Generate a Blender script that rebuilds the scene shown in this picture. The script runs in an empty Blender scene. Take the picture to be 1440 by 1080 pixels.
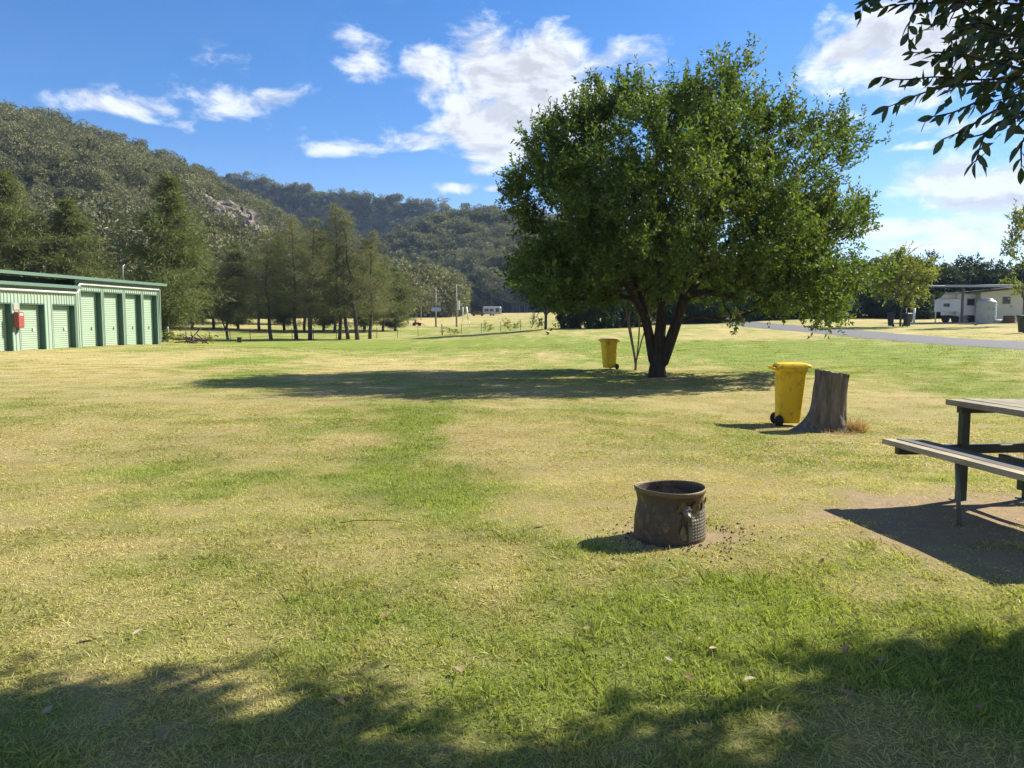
import bpy, math, random
import numpy as np
from mathutils import Vector, Matrix

random.seed(7)
RNG = np.random.default_rng(11)
scene = bpy.context.scene
COL = scene.collection
R = math.radians

# ------------------------------------------------------------------ camera
FPX = 1080.0                      # focal length in pixels of the 1440 wide photo
CAM_H = 1.5
PITCH = math.atan((540 - 450) / FPX)
cam_d = bpy.data.cameras.new('camera')
cam = bpy.data.objects.new('camera', cam_d)
COL.objects.link(cam)
cam_d.sensor_fit = 'HORIZONTAL'
cam_d.sensor_width = 36.0
cam_d.lens = 36.0 * FPX / 1440.0
cam_d.clip_start = 0.05
cam_d.clip_end = 6000
cam.location = (0, 0, CAM_H)
cam.rotation_euler = (R(90) - PITCH, 0, 0)
scene.camera = cam

# ------------------------------------------------------------------ light, sky, exposure
SUN_EL, SUN_AZ = R(38), R(27)      # elevation; angle from +X towards +Y
SUN = Vector((math.cos(SUN_EL) * math.cos(SUN_AZ), math.cos(SUN_EL) * math.sin(SUN_AZ), math.sin(SUN_EL)))
sl = bpy.data.lights.new('sun', 'SUN')
sl.energy = 5.0
sl.angle = R(0.5)
sl.color = (1.0, 0.93, 0.80)
sun = bpy.data.objects.new('sun', sl)
COL.objects.link(sun)
sun.rotation_euler = SUN.to_track_quat('Z', 'Y').to_euler()
sun.location = (40, 20, 40)

vs = scene.view_settings
scene.display_settings.display_device = 'sRGB'
vs.view_transform = 'Standard'
vs.look = 'None'
vs.exposure = 1.25
vs.gamma = 1.0
vs.use_curve_mapping = False
SKY_STRENGTH = 0.065
cy = scene.cycles
cy.use_denoising = True
try:
    cy.denoiser = 'OPENIMAGEDENOISE'
    cy.denoising_input_passes = 'RGB_ALBEDO_NORMAL'
    cy.denoising_prefilter = 'NONE'
except Exception:
    pass
cy.max_bounces = 6
cy.diffuse_bounces = 3
cy.transmission_bounces = 4
cy.transparent_max_bounces = 6
cy.volume_bounces = 0
cy.sample_clamp_indirect = 6.0


class NT:
    """small helper to write node trees"""
    def __init__(self, tree):
        self.t = tree
        self.t.nodes.clear()

    def n(self, kind, ins=None, **kw):
        nd = self.t.nodes.new(kind)
        for k, v in kw.items():
            setattr(nd, k, v)
        if ins:
            for k, v in ins.items():
                s = nd.inputs[k]
                if isinstance(v, bpy.types.NodeSocket):
                    self.t.links.new(v, s)
                else:
                    s.default_value = v
        return nd

    def math(self, op, a, b=0.0, c=0.0, clamp=False):
        nd = self.n('ShaderNodeMath', operation=op, use_clamp=clamp)
        for i, v in enumerate((a, b, c)):
            if isinstance(v, bpy.types.NodeSocket):
                self.t.links.new(v, nd.inputs[i])
            else:
                nd.inputs[i].default_value = v
        return nd.outputs[0]

    def mix(self, f, a, b, blend='MIX'):
        nd = self.n('ShaderNodeMix', data_type='RGBA', blend_type=blend)
        for s, v in ((nd.inputs[0], f), (nd.inputs[6], a), (nd.inputs[7], b)):
            if isinstance(v, bpy.types.NodeSocket):
                self.t.links.new(v, s)
            else:
                s.default_value = v if s.type == 'VALUE' else (tuple(v) + (1,) if len(v) == 3 else v)
        return nd.outputs[2]

    def ramp(self, f, stops):
        nd = self.n('ShaderNodeValToRGB', {'Fac': f})
        cr = nd.color_ramp
        while len(cr.elements) < len(stops):
            cr.elements.new(0.5)
        for e, (p, c) in zip(cr.elements, stops):
            e.position = p
            e.color = tuple(c) + (1,) if len(c) == 3 else c
        return nd.outputs[0]

    def noise(self, vec, scale, detail=4, rough=0.55, out='Fac', **kw):
        nd = self.n('ShaderNodeTexNoise', {'Scale': scale, 'Detail': detail, 'Roughness': rough}, **kw)
        if vec is not None:
            self.t.links.new(vec, nd.inputs['Vector'])
        return nd.outputs[out]

    def maprange(self, v, a, b, c=0.0, d=1.0, smooth=False):
        nd = self.n('ShaderNodeMapRange', {'Value': v, 'From Min': a, 'From Max': b, 'To Min': c, 'To Max': d})
        if smooth:
            nd.interpolation_type = 'SMOOTHSTEP'
        return nd.outputs[0]


def unproj(px, py, Y):
    """the point at world depth Y seen at a pixel of the photograph"""
    dx = (px - 720) / FPX
    du = -(py - 540) / FPX
    c, s = math.cos(PITCH), math.sin(PITCH)
    d = (dx, c + du * s, -s + du * c)
    t = Y / d[1]
    return np.array((d[0] * t, Y, CAM_H + d[2] * t))


def proj(P):
    P = np.asarray(P, float)
    c, s = math.cos(PITCH), math.sin(PITCH)
    x, y, z = P[..., 0], P[..., 1], P[..., 2] - CAM_H
    t = y * c - z * s
    u = y * s + z * c
    return 720 + FPX * x / t, 540 - FPX * u / t, t


# world: physical sky plus broken cumulus
world = bpy.data.worlds.new('World')
scene.world = world
world.use_nodes = True
world.cycles.sampling_method = 'MANUAL'
world.cycles.sample_map_resolution = 256
w = NT(world.node_tree)
sky = w.n('ShaderNodeTexSky', sky_type='NISHITA')
sky.sun_disc = False
sky.sun_elevation = SUN_EL
sky.sun_rotation = math.atan2(SUN.x, SUN.y)
sky.altitude = 50
sky.air_density = 1.0
sky.dust_density = 0.12
sky.ozone_density = 3.0
tc = w.n('ShaderNodeTexCoord')
dirv = tc.outputs['Generated']
sep = w.n('ShaderNodeSeparateXYZ', {0: dirv})
az = w.math('ARCTAN2', sep.outputs[0], sep.outputs[1])
el = w.math('ARCSINE', sep.outputs[2])
# domain: clouds are wider than tall, warped
q = w.n('ShaderNodeCombineXYZ', {0: w.math('MULTIPLY', az, 1.0), 1: w.math('MULTIPLY', el, 1.9), 2: 0.0}).outputs[0]
warp = w.noise(q, 9.0, 1, 0.5, out='Color', noise_dimensions='2D')
qv = w.n('ShaderNodeVectorMath', {0: warp, 1: (0.5, 0.5, 0.5)}, operation='SUBTRACT').outputs[0]
qv = w.n('ShaderNodeVectorMath', {0: qv, 3: 0.05}, operation='SCALE').outputs[0]
q2 = w.n('ShaderNodeVectorMath', {0: q, 1: qv}, operation='ADD').outputs[0]
fb = w.noise(q2, 12.0, 7, 0.60, noise_dimensions='2D')
fb2 = w.noise(w.n('ShaderNodeVectorMath', {0: q2, 1: (0.013, 0.022, 0.0)}, operation='ADD').outputs[0], 12.0, 4, 0.60, noise_dimensions='2D')
CLOUDS = [  # centre px, py, half width, half height, weight : cloud banks as directions in the sky
    (600, 85, 45, 30, .9), (690, 100, 85, 45, 1.3), (755, 120, 75, 60, 1.35), (690, 170, 85, 38, 1.2), (715, 205, 60, 26, 1.1),
    (520, 85, 42, 34, .75), (490, 208, 55, 13, .85), (590, 200, 60, 15, .75), (675, 236, 28, 9, .7),
    (190, 150, 80, 16, .72), (345, 138, 90, 20, .82), (256, 178, 20, 13, .6), (335, 92, 42, 17, .62), (645, 264, 30, 7, .85), (695, 266, 20, 6, .8),
    (850, 120, 90, 45, .9), (800, 150, 70, 60, 1.0), (640, 130, 60, 40, 1.0), (780, 90, 60, 30, 1.0),
    (1215, 80, 60, 36, 1.15), (1290, 65, 85, 50, 1.35), (1370, 60, 80, 45, 1.3), (1300, 138, 45, 18, .7),
    (1340, 252, 75, 24, 1.2), (1420, 270, 90, 40, 1.35), (1300, 318, 95, 16, 1.1), (1400, 320, 90, 26, 1.15), (1290, 345, 48, 8, 1.0), (1400, 348, 60, 10, .8), (1330, 180, 70, 12, .75),
    (1165, 15, 14, 14, .5), (1290, 204, 30, 7, .7), (1240, 258, 22, 7, .6), (1215, 380, 120, 12, .5), (1175, 165, 40, 12, .55),
    (250, 190, 160, 10, .2), (430, 185, 90, 26, .35), (1220, 215, 60, 22, .35)]
mask = None
for (cx, cyy, hw, hh, wt) in CLOUDS:
    p = unproj(cx, cyy, 100.0) - np.array((0, 0, CAM_H))
    a0 = math.atan2(p[0], p[1])
    e0 = math.asin(p[2] / np.linalg.norm(p))
    g1 = w.math('MULTIPLY', w.math('SUBTRACT', az, a0), 1.0 / (hw / FPX * 1.0))
    g2 = w.math('MULTIPLY', w.math('SUBTRACT', el, e0), 1.0 / (hh / FPX * 1.0))
    r2 = w.math('ADD', w.math('MULTIPLY', g1, g1), w.math('MULTIPLY', g2, g2))
    g = w.math('MULTIPLY', w.math('EXPONENT', w.math('MULTIPLY', r2, -0.75)), wt)
    mask = g if mask is None else w.math('MAXIMUM', mask, g)
# broken cloud over the rest of the dome, the same kind as in view
away = w.maprange(w.math('ABSOLUTE', az), 0.75, 1.0)
rest = w.math('MULTIPLY', w.maprange(w.noise(q, 2.6, 1, 0.5, noise_dimensions='2D'), 0.50, 0.66), away)
rest = w.math('MULTIPLY', rest, w.maprange(el, -0.02, 0.06))
mask = w.math('MAXIMUM', mask, w.math('MULTIPLY', rest, 0.95))
dens = w.math('SUBTRACT', w.math('ADD', w.math('MULTIPLY', mask, 0.80), w.math('MULTIPLY', w.math('SUBTRACT', fb, 0.5), 1.55)), 0.30)
dens = w.math('MULTIPLY', dens, w.maprange(mask, 0.03, 0.22))
cov = w.maprange(dens, -0.03, 0.50, smooth=True)
cov = w.math('MULTIPLY', cov, 0.93)
lit = w.maprange(w.math('SUBTRACT', fb, fb2), -0.10, 0.10)
thick = w.maprange(dens, 0.12, 0.6)
csh = w.math('SUBTRACT', 1.0, w.math('MULTIPLY', thick, 0.24))
csh = w.math('MULTIPLY', csh, w.maprange(lit, 0.0, 1.0, 0.74, 1.06))
ccol = w.n('ShaderNodeVectorMath', {0: (7.9, 8.1, 8.5), 3: csh}, operation='SCALE').outputs[0]
skyc = w.n('ShaderNodeHueSaturation', {'Hue': 0.5, 'Saturation': 1.32, 'Value': 1.0, 'Fac': 1.0, 'Color': sky.outputs[0]}).outputs[0]
skyc = w.mix(1.0, skyc, (1.0, .935, 1.07), 'MULTIPLY')
mixc = w.mix(cov, skyc, ccol)
bg = w.n('ShaderNodeBackground', {'Color': mixc, 'Strength': SKY_STRENGTH})
w.n('ShaderNodeOutputWorld', {'Surface': bg.outputs[0]})


# ------------------------------------------------------------------ numpy noise
def _h(ix, iy, iz, s):
    n = (ix.astype(np.int64) * 374761393 + iy.astype(np.int64) * 668265263 + iz.astype(np.int64) * 2147483647 + s * 974711) & 0x7fffffff
    n = ((n ^ (n >> 13)) * 1274126177) & 0x7fffffff
    return ((n ^ (n >> 16)) & 0xffff) / 65535.0


def vnoise(p, s=0):
    p = np.asarray(p, float)
    i = np.floor(p)
    f = p - i
    f = f * f * (3 - 2 * f)
    o = 0
    for dx in (0, 1):
        for dy in (0, 1):
            for dz in (0, 1):
                wgt = (f[..., 0] if dx else 1 - f[..., 0]) * (f[..., 1] if dy else 1 - f[..., 1]) * (f[..., 2] if dz else 1 - f[..., 2])
                o = o + wgt * _h(i[..., 0] + dx, i[..., 1] + dy, i[..., 2] + dz, s)
    return o


def fbm(p, s=0, octs=4, gain=0.5):
    p = np.asarray(p, float)
    a, o, t = 1.0, 0, 0
    for k in range(octs):
        o = o + a * vnoise(p * (2 ** k) + 17.3 * k, s + k)
        t += a
        a *= gain
    return o / t


def xy0(x, y):
    return np.stack([np.asarray(x, float), np.asarray(y, float), np.zeros_like(np.asarray(x, float))], -1)


# ------------------------------------------------------------------ ground height
_ctl = [unproj(*c) for c in [
    (940, 757, 5.2), (1343, 702, 6.2), (1155, 605, 12.4), (1110, 597, 12.9), (925, 530, 23.6), (857, 519, 26.6),
    (0, 495, 34), (225, 484, 47), (500, 478, 75), (300, 478, 72), (622, 471, 82), (704, 467, 82), (767, 463, 78), (840, 461, 80),
    (613, 460, 130), (642, 460, 130), (300, 452, 120), (100, 452, 110), (560, 450, 160), (690, 444, 230), (800, 446, 150),
    (1265, 459, 60), (1432, 469, 45), (1150, 448, 85), (1390, 452, 70), (1060, 457, 75), (1440, 487, 32), (1250, 473, 45),
    (1150, 465, 55), (1400, 560, 17), (950, 452, 95), (1300, 449, 85)]]
_ctl += [np.array(c, float) for c in [(0, 0, 0), (-3, 3, 0), (3, 2.2, 0.05), (-6, 10, 0), (-3, 6, 0), (-10, 20, 0), (0, 14, -0.12), (0, 40, -0.15), (-14, 40, 0),
    (-8, 0, 0), (8, 0, .1), (0, -30, 0), (-40, 20, 0), (40, 10, .6), (-250, 100, 2), (-120, 0, 0), (250, 100, 4), (120, 0, 1), (0, 420, 6), (-300, 420, 8), (300, 420, 8), (0, -300, 0),
    (600, 600, 8), (-600, 600, 8), (-700, -300, 0), (700, -300, 2), (0, 1000, 8)]]
_ctl = np.array(_ctl)


def _warp(x, y):
    r = np.sqrt(x * x + y * y) + 1e-6
    k = np.arcsinh(r / 8.0) / r
    return np.stack([x * k, y * k], -1)


_cw = _warp(_ctl[:, 0], _ctl[:, 1])
_D = np.sqrt(((_cw[:, None] - _cw[None]) ** 2).sum(-1) + 0.12 ** 2)
_wts = np.linalg.solve(_D + np.eye(len(_cw)) * -0.01, _ctl[:, 2])


def gz(x, y):
    x = np.asarray(x, float)
    y = np.asarray(y, float)
    sh = x.shape
    pw = _warp(x.ravel(), y.ravel())
    out = np.zeros(len(pw))
    for i in range(0, len(pw), 20000):
        d = np.sqrt(((pw[i:i + 20000, None] - _cw[None]) ** 2).sum(-1) + 0.12 ** 2)
        out[i:i + 20000] = d @ _wts
    out = out.reshape(sh)
    out = out + (fbm(xy0(x * 1.3, y * 1.3), 3, 3) - .5) * 0.05
    return out


def gz1(x, y):
    return float(gz(np.array([x]), np.array([y]))[0])


def gpt(px, Y):
    """ground point in picture column px at depth Y"""
    x = (px - 720) / FPX * Y
    for _ in range(4):
        z = gz1(x, Y)
        t = Y * math.cos(PITCH) - (z - CAM_H) * math.sin(PITCH)
        x = (px - 720) / FPX * t
    return np.array((x, Y, gz1(x, Y)))


def ghit(px, py):
    """where the ray of a pixel meets the ground"""
    lo, hi = 1.5, 400.0
    for _ in range(50):
        m = (lo + hi) / 2
        p = unproj(px, py, m)
        if p[2] > gz1(p[0], p[1]):
            lo = m
        else:
            hi = m
    return unproj(px, py, lo)


# ------------------------------------------------------------------ mesh helpers
def mesh_np(name, V, F, smooth=False):
    """V (n,3), F list of (m,k) int arrays"""
    me = bpy.data.meshes.new(name)
    V = np.asarray(V, np.float32)
    me.vertices.add(len(V))
    me.vertices.foreach_set('co', V.ravel())
    if not isinstance(F, (list, tuple)):
        F = [F]
    F = [np.asarray(f, np.int32) for f in F if len(f)]
    nl = sum(f.size for f in F)
    npol = sum(len(f) for f in F)
    me.loops.add(nl)
    me.loops.foreach_set('vertex_index', np.concatenate([f.ravel() for f in F]))
    me.polygons.add(npol)
    tot = np.concatenate([np.full(len(f), f.shape[1], np.int32) for f in F])
    st = np.concatenate([[0], np.cumsum(tot)[:-1]]).astype(np.int32)
    me.polygons.foreach_set('loop_start', st)
    if smooth:
        me.polygons.foreach_set('use_smooth', np.ones(npol, bool))
    me.update(calc_edges=True)
    me.validate()
    return me


class MB:
    """collects shapes into one mesh"""
    def __init__(self):
        self.v, self.f, self.sm, self.n = [], [], [], 0

    def add(self, V, F, smooth=False):
        V = np.asarray(V, float)
        self.v.append(V)
        for f in F:
            self.f.append([int(i) + self.n for i in f])
            self.sm.append(smooth)
        self.n += len(V)
        return self

    def box(self, c, s, rz=0.0, M=None, bevel=0.0):
        c = np.asarray(c, float)
        h = np.asarray(s, float) / 2
        b = min(bevel, h.min() * .9)
        if b <= 0:
            V = np.array([(x, y, z) for x in (-1, 1) for y in (-1, 1) for z in (-1, 1)], float) * h
            F = [(0, 1, 3, 2), (4, 6, 7, 5), (0, 4, 5, 1), (2, 3, 7, 6), (0, 2, 6, 4), (1, 5, 7, 3)]
        else:
            V, idx = [], {}
            for x in (-1, 1):
                for y in (-1, 1):
                    for z in (-1, 1):
                        sg = np.array((x, y, z), float)
                        for a in range(3):
                            p = sg * (h - b)
                            p[a] = sg[a] * h[a]
                            idx[(x, y, z, a)] = len(V)
                            V.append(p)
            V = np.array(V)
            F = []
            for a in range(3):
                o = [i for i in range(3) if i != a]
                for sgn in (-1, 1):
                    q = []
                    for (u, v) in ((-1, -1), (1, -1), (1, 1), (-1, 1)):
                        k = [0, 0, 0]
                        k[a] = sgn; k[o[0]] = u; k[o[1]] = v
                        q.append(idx[tuple(k) + (a,)])
                    F.append(q)
            for a in range(3):
                o = [i for i in range(3) if i != a]
                for u in (-1, 1):
                    for v in (-1, 1):
                        k1 = [0, 0, 0]; k2 = [0, 0, 0]
                        k1[a], k2[a] = -1, 1
                        for k in (k1, k2):
                            k[o[0]] = u; k[o[1]] = v
                        F.append([idx[tuple(k1) + (o[0],)], idx[tuple(k2) + (o[0],)], idx[tuple(k2) + (o[1],)], idx[tuple(k1) + (o[1],)]])
            for x in (-1, 1):
                for y in (-1, 1):
                    for z in (-1, 1):
                        F.append([idx[(x, y, z, a)] for a in range(3)])
        if rz:
            cs, sn = math.cos(rz), math.sin(rz)
            V = np.stack([V[:, 0] * cs - V[:, 1] * sn, V[:, 0] * sn + V[:, 1] * cs, V[:, 2]], -1)
        if M is not None:
            V = V @ np.array(M).T
        return self.add(V + c, F)

    def tube(self, pts, rad, n=8, cap=True, smooth=True):
        pts = np.asarray(pts, float)
        m = len(pts)
        rad = np.broadcast_to(np.asarray(rad, float), (m,))
        T = np.gradient(pts, axis=0)
        T /= np.linalg.norm(T, axis=1)[:, None] + 1e-12
        up = np.array((0, 0, 1.0)) if abs(T[0, 2]) < .9 else np.array((1.0, 0, 0))
        U = np.cross(T, up)
        U /= np.linalg.norm(U, axis=1)[:, None] + 1e-12
        W = np.cross(T, U)
        a = np.linspace(0, 2 * np.pi, n, endpoint=False)
        V = pts[:, None] + rad[:, None, None] * (np.cos(a)[None, :, None] * U[:, None] + np.sin(a)[None, :, None] * W[:, None])
        F = []
        for i in range(m - 1):
            for j in range(n):
                k = (j + 1) % n
                F.append((i * n + j, i * n + k, (i + 1) * n + k, (i + 1) * n + j))
        self.add(V.reshape(-1, 3), F, smooth)
        if cap:
            b = self.n - m * n
            self.f.append([b + j for j in range(n)][::-1]); self.sm.append(False)
            self.f.append([b + (m - 1) * n + j for j in range(n)]); self.sm.append(False)
        return self

    def loft(self, rings, smooth=False, cap0=True, cap1=True):
        rings = np.asarray(rings, float)
        m, n = rings.shape[:2]
        F = []
        for i in range(m - 1):
            for j in range(n):
                k = (j + 1) % n
                F.append((i * n + j, i * n + k, (i + 1) * n + k, (i + 1) * n + j))
        b = self.n
        self.add(rings.reshape(-1, 3), F, smooth)
        if cap0:
            self.f.append([b + j for j in range(n)][::-1]); self.sm.append(False)
        if cap1:
            self.f.append([b + (m - 1) * n + j for j in range(n)]); self.sm.append(False)
        return self

    def cyl(self, a, b, r, n=16, r2=None):
        return self.tube([a, b], [r, r if r2 is None else r2], n)

    def sheet(self, grid, smooth=True):
        grid = np.asarray(grid, float)
        m, n = grid.shape[:2]
        F = [(i * n + j, i * n + j + 1, (i + 1) * n + j + 1, (i + 1) * n + j) for i in range(m - 1) for j in range(n - 1)]
        return self.add(grid.reshape(-1, 3), F, smooth)

    def mesh(self, name):
        me = bpy.data.meshes.new(name)
        me.from_pydata(np.concatenate(self.v).tolist(), [], self.f)
        me.polygons.foreach_set('use_smooth', np.array(self.sm, bool))
        me.update()
        return me

    def build(self, name, m, parent=None):
        return link(name, self.mesh(name), m, parent)


def link(name, me, m=None, parent=None):
    o = bpy.data.objects.new(name, me)
    COL.objects.link(o)
    if m is not None and me is not None and len(me.materials) == 0:
        me.materials.append(m)
    if parent is not None:
        o.parent = parent
    return o


def tag(o, label=None, cat=None, group=None, kind=None):
    if label: o['label'] = label
    if cat: o['category'] = cat
    if group: o['group'] = group
    if kind: o['kind'] = kind
    return o


def thing(name, label, cat, loc=(0, 0, 0), rz=0.0, group=None):
    o = bpy.data.objects.new(name, None)
    o.empty_display_size = 0.1
    COL.objects.link(o)
    o.location = loc
    o.rotation_euler = (0, 0, rz)
    return tag(o, label, cat, group)


def copy_tree(o, parent=None):
    c = o.copy()
    COL.objects.link(c)
    c.parent = parent
    for ch in list(o.children):
        copy_tree(ch, c)
    return c


def rrect(w_, d_, r, n=4):
    """rounded rectangle outline, counter-clockwise"""
    out = []
    for (sx, sy, a0) in ((1, 1, 0), (-1, 1, 90), (-1, -1, 180), (1, -1, 270)):
        for k in range(n + 1):
            a = R(a0 + 90 * k / n)
            out.append((sx * (w_ / 2 - r) + r * math.cos(a), sy * (d_ / 2 - r) + r * math.sin(a)))
    return np.array(out)


# ------------------------------------------------------------------ materials
def pmat(name, col, rough=0.6, var=0.15, scale=6.0, bump=0.0, bscale=40.0, col2=None, spec=0.4, metal=0.0, thr=(0.45, 0.65), coords='Object', detail=5):
    """plain surface with broken tone: colour, second colour for dirt or wear, fine bump"""
    m = bpy.data.materials.new(name)
    m.use_nodes = True
    t = NT(m.node_tree)
    tcn = t.n('ShaderNodeTexCoord').outputs[coords]
    nz = t.noise(tcn, scale, detail, 0.6)
    c = t.mix(nz, tuple(x * (1 - var) for x in col), tuple(min(1, x * (1 + var)) for x in col))
    if col2 is not None:
        n2 = t.noise(tcn, scale * 2.3, 7, 0.65)
        c = t.mix(t.maprange(n2, thr[0], thr[1], smooth=True), c, col2)
    b = t.n('ShaderNodeBsdfPrincipled', {'Base Color': c, 'Roughness': rough, 'Metallic': metal, 'Specular IOR Level': spec})
    if bump:
        bn = t.n('ShaderNodeBump', {'Strength': bump, 'Distance': 0.01, 'Height': t.noise(tcn, bscale, 5, 0.6)})
        t.t.links.new(bn.outputs[0], b.inputs['Normal'])
    t.n('ShaderNodeOutputMaterial', {'Surface': b.outputs[0]})
    return m


def leafmat(name, c1, c2, c3=None, trans=0.35, rough=0.45, spec=0.35, tcol=None, per='island', big=0.35, bigscale=0.5):
    m = bpy.data.materials.new(name)
    m.use_nodes = True
    t = NT(m.node_tree)
    if per == 'both':
        r1_ = t.n('ShaderNodeNewGeometry').outputs['Random Per Island']
        r2_ = t.n('ShaderNodeObjectInfo').outputs['Random']
        rnd = t.math('ADD', t.math('MULTIPLY', r1_, .3), t.math('MULTIPLY', r2_, .7))
    elif per == 'island':
        rnd = t.n('ShaderNodeNewGeometry').outputs['Random Per Island']
    else:
        rnd = t.n('ShaderNodeObjectInfo').outputs['Random']
    pos = t.n('ShaderNodeNewGeometry').outputs['Position']
    nz = t.noise(pos, bigscale, 3, 0.5)
    f = t.math('ADD', t.math('MULTIPLY', rnd, 1 - big), t.math('MULTIPLY', t.maprange(nz, .3, .7), big), clamp=True)
    stops = [(0.0, c1), (0.75, c2)] + ([(0.97, c3)] if c3 else [])
    col = t.ramp(f, stops)
    b = t.n('ShaderNodeBsdfPrincipled', {'Base Color': col, 'Roughness': rough, 'Specular IOR Level': spec})
    tr = t.n('ShaderNodeBsdfTranslucent', {'Color': t.mix(1.0, col, tcol or (1.25, 1.25, .55), 'MULTIPLY')})
    mx = t.n('ShaderNodeMixShader', {0: trans, 1: b.outputs[0], 2: tr.outputs[0]})
    t.n('ShaderNodeOutputMaterial', {'Surface': mx.outputs[0]})
    return m


def barkmat(name, c1, c2, scale=14.0, stretch=0.18, bump=0.6):
    m = bpy.data.materials.new(name)
    m.use_nodes = True
    t = NT(m.node_tree)
    tcn = t.n('ShaderNodeTexCoord').outputs['Object']
    mp = t.n('ShaderNodeMapping', {'Vector': tcn, 'Scale': (1, 1, stretch)}).outputs[0]
    nz = t.noise(mp, scale, 7, 0.65)
    n2 = t.noise(tcn, scale * .15, 3, 0.5)
    c = t.mix(t.maprange(nz, .3, .7), c1, c2)
    c = t.mix(t.math('MULTIPLY', n2, .5), c, tuple(x * .6 for x in c1))
    b = t.n('ShaderNodeBsdfPrincipled', {'Base Color': c, 'Roughness': .9, 'Specular IOR Level': .15})
    bn = t.n('ShaderNodeBump', {'Strength': bump, 'Distance': .03, 'Height': nz})
    t.t.links.new(bn.outputs[0], b.inputs['Normal'])
    t.n('ShaderNodeOutputMaterial', {'Surface': b.outputs[0]})
    return m


def woodmat(name, c1, c2, axis=1, scale=3.0, rough=.8):
    m = bpy.data.materials.new(name)
    m.use_nodes = True
    t = NT(m.node_tree)
    tcn = t.n('ShaderNodeTexCoord').outputs['Object']
    s = [18, 18, 18]
    s[axis] = 0.8
    mp = t.n('ShaderNodeMapping', {'Vector': tcn, 'Scale': s}).outputs[0]
    nz = t.noise(mp, scale, 7, 0.6)
    n2 = t.noise(tcn, 2.5, 4, .6)
    rnd = t.n('ShaderNodeObjectInfo').outputs['Random']
    c = t.mix(t.maprange(nz, .3, .7), c1, c2)
    c = t.mix(t.maprange(n2, .4, .75), c, tuple(x * .55 for x in c1))
    c = t.mix(t.math('MULTIPLY', rnd, .25), c, tuple(x * .6 for x in c2))
    b = t.n('ShaderNodeBsdfPrincipled', {'Base Color': c, 'Roughness': rough, 'Specular IOR Level': .3})
    bn = t.n('ShaderNodeBump', {'Strength': .5, 'Distance': .004, 'Height': nz})
    t.t.links.new(bn.outputs[0], b.inputs['Normal'])
    t.n('ShaderNodeOutputMaterial', {'Surface': b.outputs[0]})
    return m


M = {}
M['leaf_main'] = leafmat('leaf_main', (.034, .062, .016), (.115, .175, .034), (.25, .25, .06), trans=.38, rough=.62, spec=.2, big=.3)
M['leaf_over'] = leafmat('leaf_over', (.02, .04, .012), (.04, .075, .02), trans=.22, rough=.35, spec=.5, per='island')
M['leaf_over_obj'] = leafmat('leaf_over_obj', (.02, .04, .012), (.04, .075, .02), (.10, .16, .02), trans=.22, rough=.35, spec=.5, per='object')
M['needle'] = leafmat('needle', (.095, .105, .055), (.175, .178, .098), trans=.42, rough=.6, spec=.15)
M['needle_green'] = leafmat('needle_green', (.075, .095, .035), (.15, .17, .06), trans=.28, rough=.6, spec=.15)
M['gum'] = leafmat('gum', (.065, .075, .036), (.13, .135, .07), (.19, .18, .11), trans=.2, rough=.55, spec=.2)
M['gum_far'] = leafmat('gum_far', (.085, .095, .045), (.22, .22, .11), trans=.15, rough=.7, spec=.08, big=.35, bigscale=.03, per='both')
M['dense'] = leafmat('dense', (.016, .032, .012), (.042, .07, .022), (.12, .13, .045), trans=.25, rough=.6, spec=.15)
M['young'] = leafmat('young', (.10, .125, .02), (.20, .23, .04), (.28, .27, .07), trans=.45, rough=.5, spec=.25)
M['bark'] = barkmat('bark', (.028, .022, .016), (.095, .075, .055))
M['bark_pale'] = barkmat('bark_pale', (.16, .12, .085), (.36, .30, .22), scale=9)
M['bark_grey'] = barkmat('bark_grey', (.05, .045, .038), (.14, .125, .105))
M['bark_gum'] = barkmat('bark_gum', (.2, .18, .15), (.42, .38, .32))
M['yellow'] = pmat('yellow', (.76, .48, .010), .45, .10, 3.0, .05, 60, (.30, .21, .035), thr=(.50, .74), spec=.4)
M['black_rubber'] = pmat('black_rubber', (.018, .018, .019), .75, .2, 20, .2)
M['dark_plastic'] = pmat('dark_plastic', (.018, .030, .022), .5, .15, 5)
M['brown_plastic'] = pmat('brown_plastic', (.11, .065, .03), .55, .15, 5)
M['green_plastic'] = pmat('green_plastic', (.03, .09, .045), .5, .15, 5)
M['shed_green'] = pmat('shed_green', (.27, .345, .265), .45, .06, 2.0, 0, 40, (.20, .28, .19), thr=(.6, .8))
M['shed_door'] = pmat('shed_door', (.29, .375, .27), .42, .06, 1.5, 0, 40, (.25, .34, .22), thr=(.55, .8))
M['shed_dark'] = pmat('shed_dark', (.045, .105, .075), .45, .08, 2.0)  # dark green with the shade of door reveals and set-back wall painted in
M['shed_trim'] = pmat('shed_trim', (.10, .165, .125), .45, .08, 2.0)
M['white_pipe'] = pmat('white_pipe', (.66, .66, .62), .4, .06, 4)
M['red_box'] = pmat('red_box', (.28, .06, .045), .45, .12, 6)
M['faded'] = pmat('faded', (.42, .26, .22), .7, .1, 6)
M['paper'] = pmat('paper', (.5, .48, .43), .7, .05, 6)
M['steel'] = pmat('steel', (.34, .34, .33), .5, .12, 12, metal=.6)
M['frame_green'] = pmat('frame_green', (.018, .035, .026), .45, .15, 8, .1, 60)
M['leg_grey'] = pmat('leg_grey', (.12, .125, .09), .55, .15, 12)
M['plank'] = woodmat('plank', (.20, .17, .115), (.36, .31, .22))
M['plank_new'] = woodmat('plank_new', (.30, .25, .16), (.46, .40, .27))
M['plank_dark'] = woodmat('plank_dark', (.07, .066, .06), (.16, .15, .13))
M['asphalt'] = pmat('asphalt', (.10, .10, .105), .9, .15, 3, .4, 200, (.14, .135, .13), coords='Object')
M['van_white'] = pmat('van_white', (.68, .70, .72), .45, .05, 2)
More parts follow.
